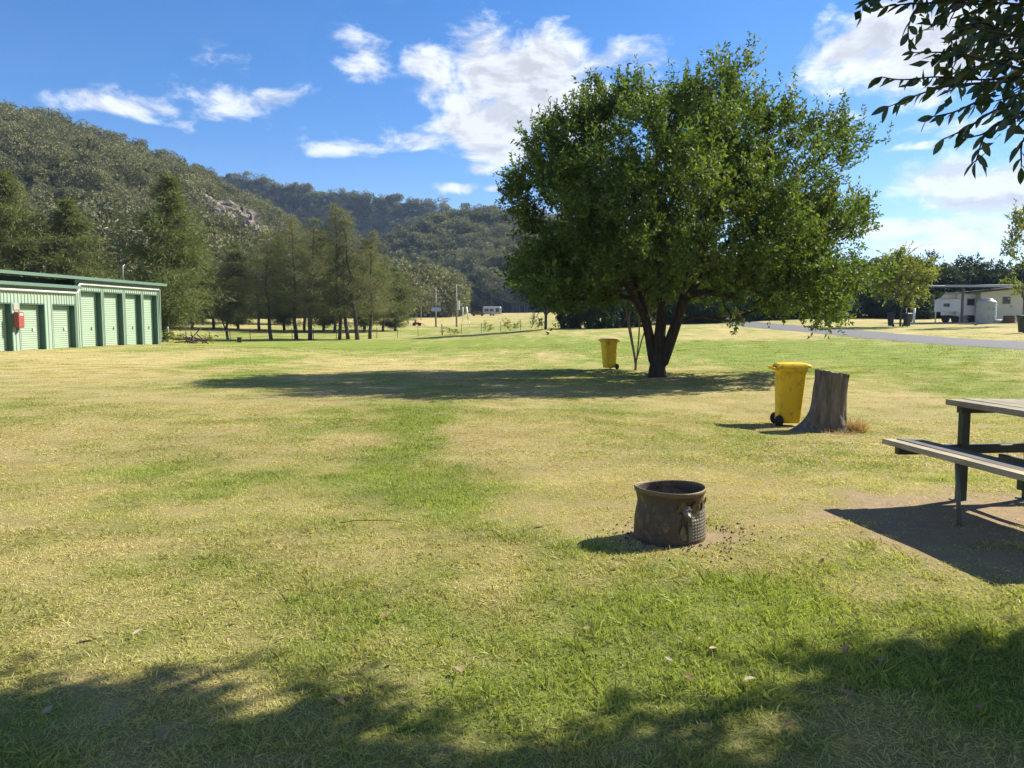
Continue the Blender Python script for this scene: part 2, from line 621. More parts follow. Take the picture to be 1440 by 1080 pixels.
M['cream'] = pmat('cream', (.56, .55, .46), .6, .05, 2)
M['glass'] = pmat('glass', (.02, .024, .028), .12, .1, 2, spec=.6)
M['roof_grey'] = pmat('roof_grey', (.30, .33, .35), .5, .1, 2)
M['roof_dark'] = pmat('roof_dark', (.09, .10, .10), .6, .1, 2)
M['tank'] = pmat('tank', (.34, .37, .36), .55, .06, 2)
M['rust_red'] = pmat('rust_red', (.20, .065, .04), .7, .2, 8)
M['brown'] = pmat('brown', (.10, .06, .038), .85, .25, 8, .4, 20)
M['timber'] = woodmat('timber', (.24, .21, .17), (.40, .36, .30), axis=2)
M['blue'] = pmat('blue', (.33, .45, .60), .4, .08, 3)
M['rock'] = pmat('rock', (.175, .148, .112), .9, .35, .35, 1.0, 1.2, (.07, .062, .055), thr=(.44, .58))
M['stone'] = pmat('stone', (.4, .38, .34), .9, .2, 6, .4, 30)
M['liner'] = pmat('liner', (.20, .175, .15), .85, .35, 14, .5, 60, (.06, .05, .045), thr=(.5, .66))
M['ash'] = pmat('ash', (.035, .032, .03), .95, .4, 18, .6, 60)
M['bird'] = pmat('bird', (.03, .026, .024), .7, .3, 20)
M['dry_leaf'] = leafmat('dry_leaf', (.20, .12, .065), (.36, .27, .17), (.48, .42, .32), trans=.2, rough=.6, spec=.2, per='object', big=.1)
M['straw'] = leafmat('straw', (.32, .20, .09), (.50, .36, .18), trans=.2, rough=.7, spec=.15)

# ------------------------------------------------------------------ lawn pattern (grass colour and bare earth are properties of the ground)
GREEN = [(590, 640, 70, 50, 1.0), (610, 585, 55, 20, .8), (560, 700, 60, 30, .25), (330, 508, 55, 10, .9), (335, 530, 35, 12, .55), (230, 680, 110, 40, .6), (260, 545, 180, 9, .3), (120, 575, 160, 12, .25),
         (470, 700, 60, 25, .35), (480, 625, 130, 24, -.45), (690, 608, 60, 22, -.45), (90, 610, 160, 30, -.4), (150, 510, 260, 16, -.45), (780, 620, 120, 40, .0), (40, 760, 160, 80, -.22), (380, 790, 160, 50, -.15), (120, 540, 220, 20, -.3),
         (1150, 870, 330, 120, .62), (760, 1010, 420, 70, .42), (950, 880, 230, 70, .32), (430, 880, 200, 60, .15), (180, 1010, 230, 50, -.5), (100, 880, 160, 40, -.15), (330, 860, 120, 40, .1),
         (1260, 505, 260, 16, .75), (1010, 490, 220, 10, .65), (560, 487, 300, 5, .65), (420, 483, 150, 3, .5), (1010, 475, 90, 3, -.5), (700, 500, 140, 6, -.25), (900, 500, 60, 5, -.3), (1320, 545, 160, 18, .30),
         (1050, 560, 120, 14, -.1), (1330, 470, 150, 4, -.25), (1210, 660, 80, 30, .2), (700, 760, 200, 40, .1), (700, 490, 420, 12, .35), (640, 463, 200, 7, .6), (320, 465, 120, 7, .45), (300, 462, 60, 3, -.6), (600, 455, 200, 3, -.5), (1290, 448, 120, 4, -.3)]
DIRT = [(1410, 730, 190, 62, 1.35), (1300, 745, 130, 46, 1.15), (1440, 790, 150, 40, 1.1), (1010, 757, 55, 12, 1.0), (890, 750, 60, 14, .9), (940, 768, 85, 14, .9), (925, 533, 45, 5, .8), (895, 517, 25, 2, .9), (1165, 610, 60, 5, .75),
        (240, 476, 60, 2, .4), (1390, 455, 60, 2, .6), (850, 790, 80, 14, .25), (1000, 800, 60, 12, .25)]


def _ell(lst):
    out = []
    for (px, py, rx, ry, a) in lst:
        p = ghit(px, py)
        Y = p[1]
        out.append((p[0], Y, rx * Y / FPX, max(ry * Y * Y / (FPX * 1.6), .1), a))
    return out


_gE, _dE = _ell(GREEN), _ell(DIRT)


def greenness(x, y):
    x = np.asarray(x, float); y = np.asarray(y, float)
    wx = x + (fbm(xy0(x * .35, y * .35), 31, 3) - .5) * 2.2
    wy = y + (fbm(xy0(x * .35 + 9, y * .35), 37, 3) - .5) * 2.2
    g = 0.30 + (fbm(xy0(x * .55, y * .28), 41, 4) - .5) * 1.25 + (fbm(xy0(x * 2.2, y * 2.2), 43, 3) - .5) * 1.15 + (fbm(xy0(x * 7, y * 7), 45, 2) - .5) * .6
    for (cx, c_y, rx, ry, a) in _gE:
        g = g + a * np.exp(-((wx - cx) / rx) ** 2 - ((wy - c_y) / ry) ** 2)
    g = .41 + (g - .46) * 1.12
    return np.clip(g, 0, 1)


def dirtness(x, y):
    x = np.asarray(x, float); y = np.asarray(y, float)
    d = np.zeros_like(x)
    for (cx, c_y, rx, ry, a) in _dE:
        d = np.maximum(d, a * np.exp(-((x - cx) / rx) ** 2 - ((y - c_y) / ry) ** 2))
    d = d + (fbm(xy0(x * 3.1, y * 3.1), 51, 4) - .5) * 1.2 * (d > .03)
    d = d + np.clip((fbm(xy0(x * 1.7, y * 1.7), 55, 4) - .66) * 3.0, 0, .5)
    return np.clip((d - .25) * 1.8, 0, 1)


def lawn_colour(t, g, pos, fine=True):
    """shared by the soil sheet and the blades"""
    n1 = t.noise(pos, 1.1, 4, .6)
    dry = t.mix(t.maprange(n1, .3, .7), (.36, .285, .115), (.50, .42, .19))
    grn = t.mix(t.maprange(n1, .3, .7), (.125, .185, .024), (.23, .295, .045))
    return t.mix(g, dry, grn)


mg = bpy.data.materials.new('lawn')
mg.use_nodes = True
t = NT(mg.node_tree)
pos = t.n('ShaderNodeNewGeometry').outputs['Position']
ga = t.n('ShaderNodeAttribute', attribute_name='green').outputs['Fac']
da = t.n('ShaderNodeAttribute', attribute_name='dirt').outputs['Fac']
f1 = t.noise(pos, 22.0, 5, .7)
f2 = t.noise(pos, 3.0, 4, .6)
gm = t.math('ADD', ga, t.math('ADD', t.math('MULTIPLY', t.math('SUBTRACT', f1, .5), .9), t.math('MULTIPLY', t.math('SUBTRACT', f2, .5), .5)), clamp=True)
c = lawn_colour(t, gm, pos)
c = t.mix(t.maprange(t.noise(pos, 60, 4, .7), .35, .75, 0, .35), c, (.09, .07, .035))
th = t.n('ShaderNodeAttribute', attribute_name='thatch').outputs['Fac']
c = t.mix(t.math('MULTIPLY', th, .45), c, (.09, .07, .035))
dirt_c = t.mix(t.noise(pos, 9.0, 6, .7), (.17, .118, .068), (.37, .28, .175))
c = t.mix(t.math('ADD', da, t.math('MULTIPLY', t.math('SUBTRACT', f1, .5), .5), clamp=True), c, dirt_c)
b = t.n('ShaderNodeBsdfPrincipled', {'Base Color': c, 'Roughness': .95, 'Specular IOR Level': .1})
bn = t.n('ShaderNodeBump', {'Strength': .5, 'Distance': .02, 'Height': t.math('ADD', f1, t.noise(pos, 90, 3, .6))})
t.t.links.new(bn.outputs[0], b.inputs['Normal'])
t.n('ShaderNodeOutputMaterial', {'Surface': b.outputs[0]})
M['lawn'] = mg

mb_ = bpy.data.materials.new('grass_blade')
mb_.use_nodes = True
t = NT(mb_.node_tree)
pos = t.n('ShaderNodeNewGeometry').outputs['Position']
ga = t.n('ShaderNodeAttribute', attribute_name='green', attribute_type='INSTANCER').outputs['Fac']
isl = t.n('ShaderNodeNewGeometry').outputs['Random Per Island']
rob = t.n('ShaderNodeObjectInfo').outputs['Random']
gm = t.math('ADD', ga, t.math('ADD', t.math('MULTIPLY', t.math('SUBTRACT', isl, .5), .55), t.math('MULTIPLY', t.math('SUBTRACT', rob, .5), .25)), clamp=True)
c = lawn_colour(t, gm, pos)
c = t.mix(t.math('MULTIPLY', t.maprange(isl, .2, 1., 0., .55), t.maprange(gm, 0., 1., 1., .45)), c, (.64, .58, .25))
c = t.mix(1.0, c, t.ramp(isl, [(0.0, (.42, .40, .38)), (.45, (.95, .95, .95)), (1.0, (1.2, 1.2, 1.15))]), 'MULTIPLY')
b = t.n('ShaderNodeBsdfPrincipled', {'Base Color': c, 'Roughness': .55, 'Specular IOR Level': .25})
tr = t.n('ShaderNodeBsdfTranslucent', {'Color': t.mix(1.0, c, (1.25, 1.3, .7), 'MULTIPLY')})
mx = t.n('ShaderNodeMixShader', {0: .38, 1: b.outputs[0], 2: tr.outputs[0]})
t.n('ShaderNodeOutputMaterial', {'Surface': mx.outputs[0]})
M['blade'] = mb_


# ------------------------------------------------------------------ ground sheet
def axis_coords(lim_lo, lim_hi, n, k):
    a = np.arcsinh(lim_lo / k); b_ = np.arcsinh(lim_hi / k)
    return k * np.sinh(np.linspace(a, b_, n))


gxs = axis_coords(-900, 900, 330, 4.0)
gys = axis_coords(-250, 1400, 330, 4.0)
GX, GY = np.meshgrid(gxs, gys)
GZ = gz(GX, GY)
n0, n1_ = GX.shape
idx = np.arange(n0 * n1_).reshape(n0, n1_)
quads = np.stack([idx[:-1, :-1], idx[:-1, 1:], idx[1:, 1:], idx[1:, :-1]], -1).reshape(-1, 4)
gme = mesh_np('ground', np.stack([GX, GY, GZ], -1).reshape(-1, 3), quads, smooth=True)
def thatch(x, y):
    return np.clip((30 - np.hypot(x, y)) / 22.0, 0, 1)      # brown thatch shows between the modelled blades


for nm, fn in (('green', greenness), ('dirt', dirtness), ('thatch', thatch)):
    at = gme.attributes.new(nm, 'FLOAT', 'POINT')
    at.data.foreach_set('value', fn(GX.ravel(), GY.ravel()).astype(np.float32))
ground = link('ground', gme, M['lawn'])
tag(ground, 'mown lawn with dry straw coloured and green patches', 'lawn', kind='structure')


# ------------------------------------------------------------------ road
def catmull(P, n):
    P = np.asarray(P, float)
    P = np.vstack([2 * P[0] - P[1], P, 2 * P[-1] - P[-2]])
    out = []
    for i in range(1, len(P) - 2):
        for u in np.linspace(0, 1, n, endpoint=False):
            a, b_, c_, d_ = P[i - 1], P[i], P[i + 1], P[i + 2]
            out.append(.5 * ((2 * b_) + (-a + c_) * u + (2 * a - 5 * b_ + 4 * c_ - d_) * u * u + (-a + 3 * b_ - 3 * c_ + d_) * u ** 3))
    out.append(P[-2])
    return np.array(out)


rp = [(27.5, -40), (25.5, 5), (22.6, 22), (21.9, 32), (22.0, 45), (22.4, 55), (23.5, 72), (24.0, 84), (20, 93), (8, 99)]
rc = catmull(rp, 40)
tg = np.gradient(rc, axis=0)
tg /= np.linalg.norm(tg, axis=1)[:, None]
nr = np.stack([tg[:, 1], -tg[:, 0]], -1)
rows = []
for k in np.linspace(-1, 1, 9):
    e = 2.05 + (.14 * (fbm(xy0(rc[:, 0] * .9 + k * 50, rc[:, 1] * .9), 5, 3) - .5) * 2 if abs(k) == 1 else 0)
    p = rc + nr * (k * e)[:, None] if np.ndim(e) else rc + nr * k * e
    z = gz(p[:, 0], p[:, 1]) + .035 - .03 * abs(k) ** 4
    rows.append(np.column_stack([p, z]))
road = MB().sheet(np.array(rows).transpose(1, 0, 2)).build('road', M['asphalt'])
tag(road, 'narrow grey asphalt road crossing the lawn on the right', 'road', kind='structure')


# ------------------------------------------------------------------ scatter (for uncountable stuff)
def scatter(name, pts, rot, scl, idx_, protos, attrs, label, cat):
    col = bpy.data.collections.new(name + '_kinds')
    for i, (me, m) in enumerate(protos):
        o = bpy.data.objects.new('%s_kind_%02d' % (name, i), me)
        if m is not None and not me.materials:
            me.materials.append(m)
        col.objects.link(o)
    me = bpy.data.meshes.new(name)
    me.vertices.add(len(pts))
    me.vertices.foreach_set('co', np.asarray(pts, np.float32).ravel())
    a = me.attributes.new('rot', 'FLOAT_VECTOR', 'POINT'); a.data.foreach_set('vector', np.asarray(rot, np.float32).ravel())
    a = me.attributes.new('scl', 'FLOAT_VECTOR', 'POINT'); a.data.foreach_set('vector', np.asarray(scl, np.float32).ravel())
    a = me.attributes.new('kidx', 'INT', 'POINT'); a.data.foreach_set('value', np.asarray(idx_, np.int32))
    for k, v in attrs.items():
        a = me.attributes.new(k, 'FLOAT', 'POINT'); a.data.foreach_set('value', np.asarray(v, np.float32))
    me.update()
    o = link(name, me)
    ng = bpy.data.node_groups.new(name + '_scatter', 'GeometryNodeTree')
    ng.interface.new_socket('Geometry', in_out='INPUT', socket_type='NodeSocketGeometry')
    ng.interface.new_socket('Geometry', in_out='OUTPUT', socket_type='NodeSocketGeometry')
    N = ng.nodes
    gi, go = N.new('NodeGroupInput'), N.new('NodeGroupOutput')
    ci = N.new('GeometryNodeCollectionInfo')
    ci.inputs['Collection'].default_value = col
    ci.inputs['Separate Children'].default_value = True
    ci.inputs['Reset Children'].default_value = True
    ip = N.new('GeometryNodeInstanceOnPoints')
    ip.inputs['Pick Instance'].default_value = True

    def named(nm, dt):
        q = N.new('GeometryNodeInputNamedAttribute')
        q.data_type = dt
        q.inputs['Name'].default_value = nm
        return q.outputs['Attribute']
    L = ng.links
    L.new(gi.outputs[0], ip.inputs['Points'])
    L.new(ci.outputs[0], ip.inputs['Instance'])
    L.new(named('kidx', 'INT'), ip.inputs['Instance Index'])
    L.new(named('rot', 'FLOAT_VECTOR'), ip.inputs['Rotation'])
    L.new(named('scl', 'FLOAT_VECTOR'), ip.inputs['Scale'])
    L.new(ip.outputs[0], go.inputs[0])
    md = o.modifiers.new('scatter', 'NODES')
    md.node_group = ng
    tag(o, label, cat, kind='stuff')
    return o


# ------------------------------------------------------------------ leaf and branch builders
def unit(v):
    return v / (np.linalg.norm(v, axis=-1, keepdims=True) + 1e-9)


def leaves(pos, d, L, W, rng, fold=.15, roll=None, facing=None):
    """diamond leaves: pos (n,3), d axis (n,3)"""
    n = len(pos)
    d = unit(d)
    rv = unit(rng.normal(size=(n, 3))) if facing is None else unit(facing + .6 * rng.normal(size=(n, 3)))
    s = unit(np.cross(d, rv))
    nn = np.cross(s, d)
    L = np.broadcast_to(L, (n,))[:, None]
    W = np.broadcast_to(W, (n,))[:, None]
    v0 = pos
    v1 = pos + d * L * .45 + s * W * .5 + nn * W * fold
    v2 = pos + d * L
    v3 = pos + d * L * .45 - s * W * .5 + nn * W * fold
    V = np.stack([v0, v1, v2, v3], 1).reshape(-1, 3)
    F = np.arange(n * 4).reshape(n, 4)
    return V, F


def grow(trunks, targets, rng, seg=.45, tip_r=.012, up=.35, power=2.2, wander=.10, down_pen=1.6, min_r=None):
    """skeleton: trunks = list of polylines (first point = base); every target gets a limb from the best node"""
    P, par, chains = [], [], []

    def add_chain(start, pts):
        ch = [start] if start is not None else []
        prev = start
        for p in pts:
            P.append(np.array(p, float))
            par.append(-1 if prev is None else prev)
            prev = len(P) - 1
            ch.append(prev)
        chains.append(ch)
    for (st, pts) in trunks:
        s = None
        if st is not None:
            s = int(np.argmin([np.linalg.norm(q - np.array(st)) for q in P]))
        add_chain(s, pts)
    base = P[0]
    order = np.argsort([np.linalg.norm(t_ - base) for t_ in targets])
    ntr = len(P)
    for ti in order:
        tgt = targets[ti]
        A = np.array(P)
        v = tgt - A
        dist = np.linalg.norm(v, axis=1)
        pen = np.where(v[:, 2] < .1 * dist, down_pen, 1.0)
        cost = dist * pen + .25 * np.maximum(0, 1.2 - (A[:, 2] - base[2])) * 4
        i = int(np.argmin(cost))
        p0 = P[i]
        d0 = P[i] - P[par[i]] if par[i] >= 0 else np.array((0, 0, 1.0))
        d0 = d0 / (np.linalg.norm(d0) + 1e-9)
        ln = dist[i]
        c1 = p0 + (d0 * .5 + np.array((0, 0, up))) * ln * .4
        k = max(2, int(ln / seg))
        pts = []
        for u in np.linspace(0, 1, k + 1)[1:]:
            q = (1 - u) ** 2 * p0 + 2 * u * (1 - u) * c1 + u * u * tgt
            q = q + rng.normal(size=3) * wander * seg * (u < 1)
            pts.append(q)
        add_chain(i, pts)
    n = len(P)
    cnt = np.zeros(n)
    par_ = np.array(par)
    haschild = np.zeros(n, bool)
    haschild[par_[par_ >= 0]] = True
    cnt[~haschild] = 1
    for i in range(n - 1, -1, -1):
        if par_[i] >= 0:
            cnt[par_[i]] += cnt[i]
    rad = tip_r * np.maximum(cnt, 1) ** (1 / power)
    if min_r:
        for ch_, (r0, r1) in zip(chains, min_r):
            ids = ch_[1:] if par_[ch_[0]] >= 0 or ch_[0] != 0 else ch_
            rad[ids] = np.maximum(rad[ids], np.linspace(r0, r1, len(ids)))
    return np.array(P), par_, chains, rad


def branch_mesh(P, chains, rad, flare=None, sides=(9, 6, 4)):
    mb = MB()
    for ci_, ch in enumerate(chains):
        if len(ch) < 2:
            continue
        pts = P[ch]
        rr = rad[ch].copy()
        if rr[0] > rr[1] * 1.0:
            rr[0] = rr[1] * (.8 if flare is not None and 0 < ci_ < 5 else 1.12)
        n = sides[0] if rr[0] > .06 else (sides[1] if rr[0] > .025 else sides[2])
        if flare is not None and ci_ < flare[0]:
            h = pts[:, 2] - pts[0, 2]
            rr = rr * (1 + flare[1] * np.exp(-h / flare[2]))
        mb.tube(pts, rr, n, cap=True)
    return mb


def leaf_cloud(centers, outward, rng, twigs, per, tw_len, L, W, up=.25, spread=1.0, droop=0.0):
    """twigs round each centre with leaves along them"""
    nC = len(centers)
    n = nC * twigs
    c_ = np.repeat(centers, twigs, 0)
    o = np.repeat(outward, twigs, 0)
    d = unit(o * .55 + rng.normal(size=(n, 3)) * spread * .75 + np.array((0, 0, up)))
    ln = tw_len * rng.uniform(.55, 1.25, n)
    c_ = c_ + rng.normal(size=(n, 3)) * tw_len * .28
    u = (np.arange(per) + .5) / per
    pos = c_[:, None] + d[:, None] * (ln[:, None] * u[None])[..., None]
    pos[..., 2] -= droop * (ln[:, None] * u[None]) ** 2
    pos = pos.reshape(-1, 3)
    dd = np.repeat(d, per, 0)
    side = unit(rng.normal(size=dd.shape))
    ld = unit(dd * .65 + side * .9)
    ld[:, 2] -= droop * .6
    m = len(pos)
    return leaves(pos, ld, L * rng.uniform(.7, 1.25, m), W * rng.uniform(.75, 1.2, m), rng)


def crown_mesh(name, V, F):
    return mesh_np(name, V, F)

# ------------------------------------------------------------------ hills
M['hill'] = pmat('hill', (.055, .058, .030), .95, .35, .06, 0, 10, (.10, .085, .055), coords='Object')


def make_hill(name, label, sky_pts, dist_pts, foot_pts, treeh, px0, px1, amp, seed, expo=1.0):
    spx, spy = zip(*sky_pts)
    dpx, dd = zip(*dist_pts)
    fpx, fd = zip(*foot_pts)

    def S(px, v):
        px = np.asarray(px, float); v = np.asarray(v, float)
        a = (px - 720) / FPX
        dr = np.interp(px, dpx, dd); df = np.interp(px, fpx, fd)
        Y = df + (dr - df) * v
        X = a * Y
        ys = np.interp(px, spx, spy)
        zr = CAM_H + (450 - ys) / FPX * dr - treeh
        zf = gz(a * df, df) - .6
        vv = np.clip(v, 0, 1)
        z = zf + (zr - zf) * vv ** expo
        z = np.where(v > 1, zr - (zr - zf) * (v - 1) * .9, z)
        nz = (fbm(np.stack([X * .018, Y * .018, z * 0], -1), seed, 4) - .5) * amp
        env = np.clip(vv * (1.12 - vv) * 4, 0, 1)
        return np.stack([X, Y, z + nz * env], -1)
    pxs = np.linspace(px0, px1, 110)
    vsx = np.linspace(0, 1.6, 60)
    A, B = np.meshgrid(pxs, vsx)
    mb = MB().sheet(S(A, B))
    o = mb.build(name, M['hill'])
    tag(o, label, 'hill', kind='structure')
    return S


S_left = make_hill('hill', 'steep bush covered hillside rising on the left behind the shed',
    [(-1400, 60), (-400, 110), (0, 152), (60, 163), (110, 177), (200, 206), (300, 251), (400, 305), (450, 338), (500, 372), (560, 402), (640, 432)],
    [(-1400, 420), (-400, 320), (0, 300), (300, 320), (450, 330), (640, 300)], [(-1400, 130), (0, 125), (300, 140), (560, 185), (640, 210)], 8.0, -1400, 640, 16, 61, .92)
S_back = make_hill('hill', 'dark distant wooded ridge behind the nearer hills',
    [(0, 235), (330, 243), (380, 254), (420, 263), (500, 273), (560, 275), (620, 286), (680, 296), (760, 310), (900, 345), (1100, 410), (1250, 440)],
    [(0, 640), (1250, 640)], [(0, 592), (1250, 595)], 11.0, 0, 1250, 10, 71, 1.0)
S_mid = make_hill('hill', 'rounded wooded spur below the dark ridge, left of the big tree',
    [(470, 420), (520, 365), (550, 335), (580, 317), (620, 303), (700, 294), (740, 296), (800, 310), (900, 350), (1000, 395), (1100, 430), (1200, 446)],
    [(470, 400), (1200, 400)], [(470, 300), (1200, 300)], 9.0, 470, 1200, 18, 81, .85)


# ------------------------------------------------------------------ tree kinds
def gum_proto(seed, h=10.0, cw=3.2, leafL=.62, clumps=11, per=60, lean=0):
    rng = np.random.default_rng(seed)
    tg_ = []
    for k in range(clumps):
        a = rng.uniform(0, 2 * np.pi)
        r = cw * math.sqrt(rng.uniform(.02, 1))
        tg_.append((r * math.cos(a), r * math.sin(a), h * rng.uniform(.52, .95) - r * .35))
    tg_ = np.array(tg_)
    top = np.array((rng.normal() * .4, rng.normal() * .4, h * .5))
    P, par, ch, rad = grow([(None, [(0, 0, -.8), top * .4, top])], tg_, rng, seg=1.2, tip_r=.05, power=2.4)
    bm_ = branch_mesh(P, ch, rad, sides=(5, 4, 3))
    V, F = [], []
    n = 0
    for c_ in tg_:
        m_ = per
        rr = rng.uniform(.9, 1.5) * cw / 3.2
        d = unit(rng.normal(size=(m_, 3)))
        p = c_ + d * (rr * rng.uniform(.35, 1, m_) ** .6)[:, None] * np.array((1.15, 1.15, .75))
        v, f = leaves(p, d + np.array((0, 0, -.2)), leafL * rng.uniform(.6, 1.3, m_), leafL * .55, rng, fold=.1)
        V.append(v); F.append(f + n); n += len(v)
    return bm_, np.concatenate(V), np.concatenate(F)


def merged_tree_mesh(name, bm_, V, F, bark, leaf):
    """one mesh with two materials, only for instanced forest"""
    bv = np.concatenate(bm_.v)
    me = bpy.data.meshes.new(name)
    verts = np.concatenate([bv, V])
    faces = [list(f) for f in bm_.f] + (F + len(bv)).tolist()
    me.from_pydata(verts.tolist(), [], faces)
    me.materials.append(bark); me.materials.append(leaf)
    mi = np.zeros(len(faces), np.int32); mi[len(bm_.f):] = 1
    me.polygons.foreach_set('material_index', mi)
    me.update()
    return me


protos = []
for k in range(7):
    h = [10, 12, 9, 8, 11, 7, 13][k]
    b_, V, F = gum_proto(100 + k, h, [3.0, 3.0, 3.6, 3.4, 2.6, 3.0, 3.6][k], leafL=.7, clumps=[10, 11, 12, 9, 9, 8, 13][k], per=70)
    protos.append((merged_tree_mesh('gum_kind', b_, V, F, M['bark_gum'], M['gum_far']), None))


def forest(name, label, S, n, px0, px1, v0, v1, s0, s1, seed, wfun=None):
    rng = np.random.default_rng(seed)
    px = rng.uniform(px0, px1, n * 3)
    v = rng.uniform(v0, v1, n * 3)
    P = S(px, v)
    wgt = P[:, 1] / P[:, 1].max()          # the same spacing near and far
    if wfun is not None:
        wgt = wgt * wfun(px, v)
    keep = rng.uniform(size=len(px)) < wgt
    P = P[keep][:n]
    m_ = len(P)
    rot = np.column_stack([rng.normal(size=m_) * .06, rng.normal(size=m_) * .06, rng.uniform(0, 6.28, m_)])
    s = rng.uniform(s0, s1, m_)
    scl = np.column_stack([s * rng.uniform(.85, 1.2, m_), s * rng.uniform(.85, 1.2, m_), s])
    scatter(name, P, rot, scl, rng.integers(0, len(protos), m_), protos, {}, label, 'forest')


def rock_gap(px, v):
    return 1 - .95 * (((px - 330) / 52) ** 2 + ((v - .46) / .13) ** 2 < 1)


forest('forest', 'olive eucalypt forest covering the left hillside', S_left, 7600, -500, 640, -.02, 1.06, .42, .88, 201, rock_gap)
forest('forest', 'grey-green woodland along the foot of the left hillside', S_left, 900, 200, 640, -.04, .16, .75, 1.25, 204)
forest('forest', 'dark blue-green forest on the distant ridge', S_back, 4200, 100, 1000, .15, 1.05, .75, 1.3, 202)
forest('forest', 'grey-green eucalypt forest on the rounded spur', S_mid, 3200, 475, 1150, -.02, 1.06, .65, 1.15, 203)

# sandstone outcrop on the left hillside
oc = S_left(np.array([330.]), np.array([.52]))[0]
outcrop = thing('rock_outcrop', 'pale weathered sandstone ledges breaking through the bush on the hillside', 'rock', oc)
rr = np.random.default_rng(5)
for k in range(30):
    px_ = rr.uniform(288, 376); v_ = rr.uniform(.47, .56)
    p = S_left(np.array([px_]), np.array([v_]))[0]
    s = np.array((rr.uniform(4, 9), rr.uniform(3, 5), rr.uniform(3.5, 8.0)))
    mb = MB()
    g_, h_ = np.meshgrid(np.linspace(0, 2 * np.pi, 13)[:-1], np.linspace(-1, 1, 6))
    rad_ = np.clip(1.25 - np.abs(h_) ** 5 * .5, .2, 2)
    sq = 1 / np.maximum(np.abs(np.cos(g_)), np.abs(np.sin(g_))) ** .8
    ring = np.stack([np.cos(g_) * rad_ * sq, np.sin(g_) * rad_ * sq, h_], -1)
    ring = ring * (1 + (fbm(ring * 1.9 + k * 7.1, 9, 3) - .5)[..., None] * 1.0) * s / 2
    mb.loft(ring)
    o = mb.build('rock', M['rock'], outcrop)
    o.location = p - oc + np.array((0, 0, s[2] * .35))
    o.rotation_euler = (0, 0, rr.uniform(-.5, .5))


def casuarina_parts(seed, H=14.0, Rm=2.6, nb=85, per=150, lean=(0, 0), first=.2, L=.5, W=.045, fork=None, rounded=False):
    rng = np.random.default_rng(seed)
    zt = np.linspace(0, 1, 14)
    wob = np.cumsum(rng.normal(size=(14, 2)) * .07, 0)
    wob -= wob[0]
    tr = np.column_stack([lean[0] * zt ** 1.3 + wob[:, 0], lean[1] * zt + wob[:, 1], zt * H])
    tr[0, 2] = -.4
    mb = MB()
    r0 = .011 * H + .03
    mb.tube(tr, r0 * (1 - zt) ** .8 + .012, 7)
    if fork:
        for (z0, dx, dy, hh) in fork:
            i0 = int(z0 * 13)
            u = np.linspace(0, 1, 7)[:, None]
            q = tr[i0] + u * np.array((dx, dy, hh)) + np.sin(u * 3.1) * np.array((dx, dy, 0)) * .2
            mb.tube(q, r0 * .55 * (1 - u[:, 0]) + .012, 6)
    V, F, n = [], [], 0
    for k in range(nb):
        zf = first + (1 - first) * ((k + rng.uniform()) / nb) ** 1.2
        a = rng.uniform(0, 2 * np.pi)
        p0 = np.array([np.interp(zf, zt, tr[:, j]) for j in range(3)])
        tz = (zf - first) / (1 - first)
        lobe = .55 + .9 * float(vnoise(np.array((math.cos(a) * 1.3 + seed, math.sin(a) * 1.3, zf * 4.5)), 5))
        prof_ = (.55 + .45 * math.sin(math.pi * min(1.0, tz * 1.1 + .12))) * (1 - tz ** 3.5) if rounded else (1 - tz ** 2.2) * .9
        ln = Rm * prof_ * lobe * rng.uniform(.6, 1.15) + .4
        if zf < first + .12:
            ln *= .75
        el_ = rng.uniform(.35, 1.05)
        d = np.array((math.cos(a) * math.cos(el_), math.sin(a) * math.cos(el_), math.sin(el_)))
        u = np.linspace(0, 1, 5)[:, None]
        q = p0 + d * ln * u + np.array((0, 0, -.30)) * ln * u ** 2.2
        mb.tube(q, .028 * (1 - u[:, 0]) + .006, 3, cap=False)
        m_ = int(per * (.4 + .6 * ln / Rm))
        uu = rng.uniform(.18, 1.05, m_)
        c_ = p0 + d * ln * uu[:, None] + np.array((0, 0, -.30)) * ln * uu[:, None] ** 2.2
        c_ = c_ + rng.normal(size=(m_, 3)) * (.12 + .16 * ln * .5) * np.array((1, 1, .7))
        dd = unit(d * .5 + rng.normal(size=(m_, 3)) * .55 + np.array((0, 0, -.45)))
        v, f = leaves(c_, dd, L * rng.uniform(.6, 1.3, m_), W, rng, fold=.0)
        V.append(v); F.append(f + n); n += len(v)
    return mb.mesh('trunk'), mesh_np('crown', np.concatenate(V), np.concatenate(F))


def place_tree(name, label, cat, parts, loc, rz, s, mats, group=None):
    t_ = thing(name, label, cat, loc, rz, group)
    t_.scale = (s[0], s[0], s[1]) if isinstance(s, tuple) else (s, s, s)
    link('trunk', parts[0], mats[0], t_)
    c_ = link('crown', parts[1], mats[1], t_)
    c_['kind'] = 'stuff'
    return t_


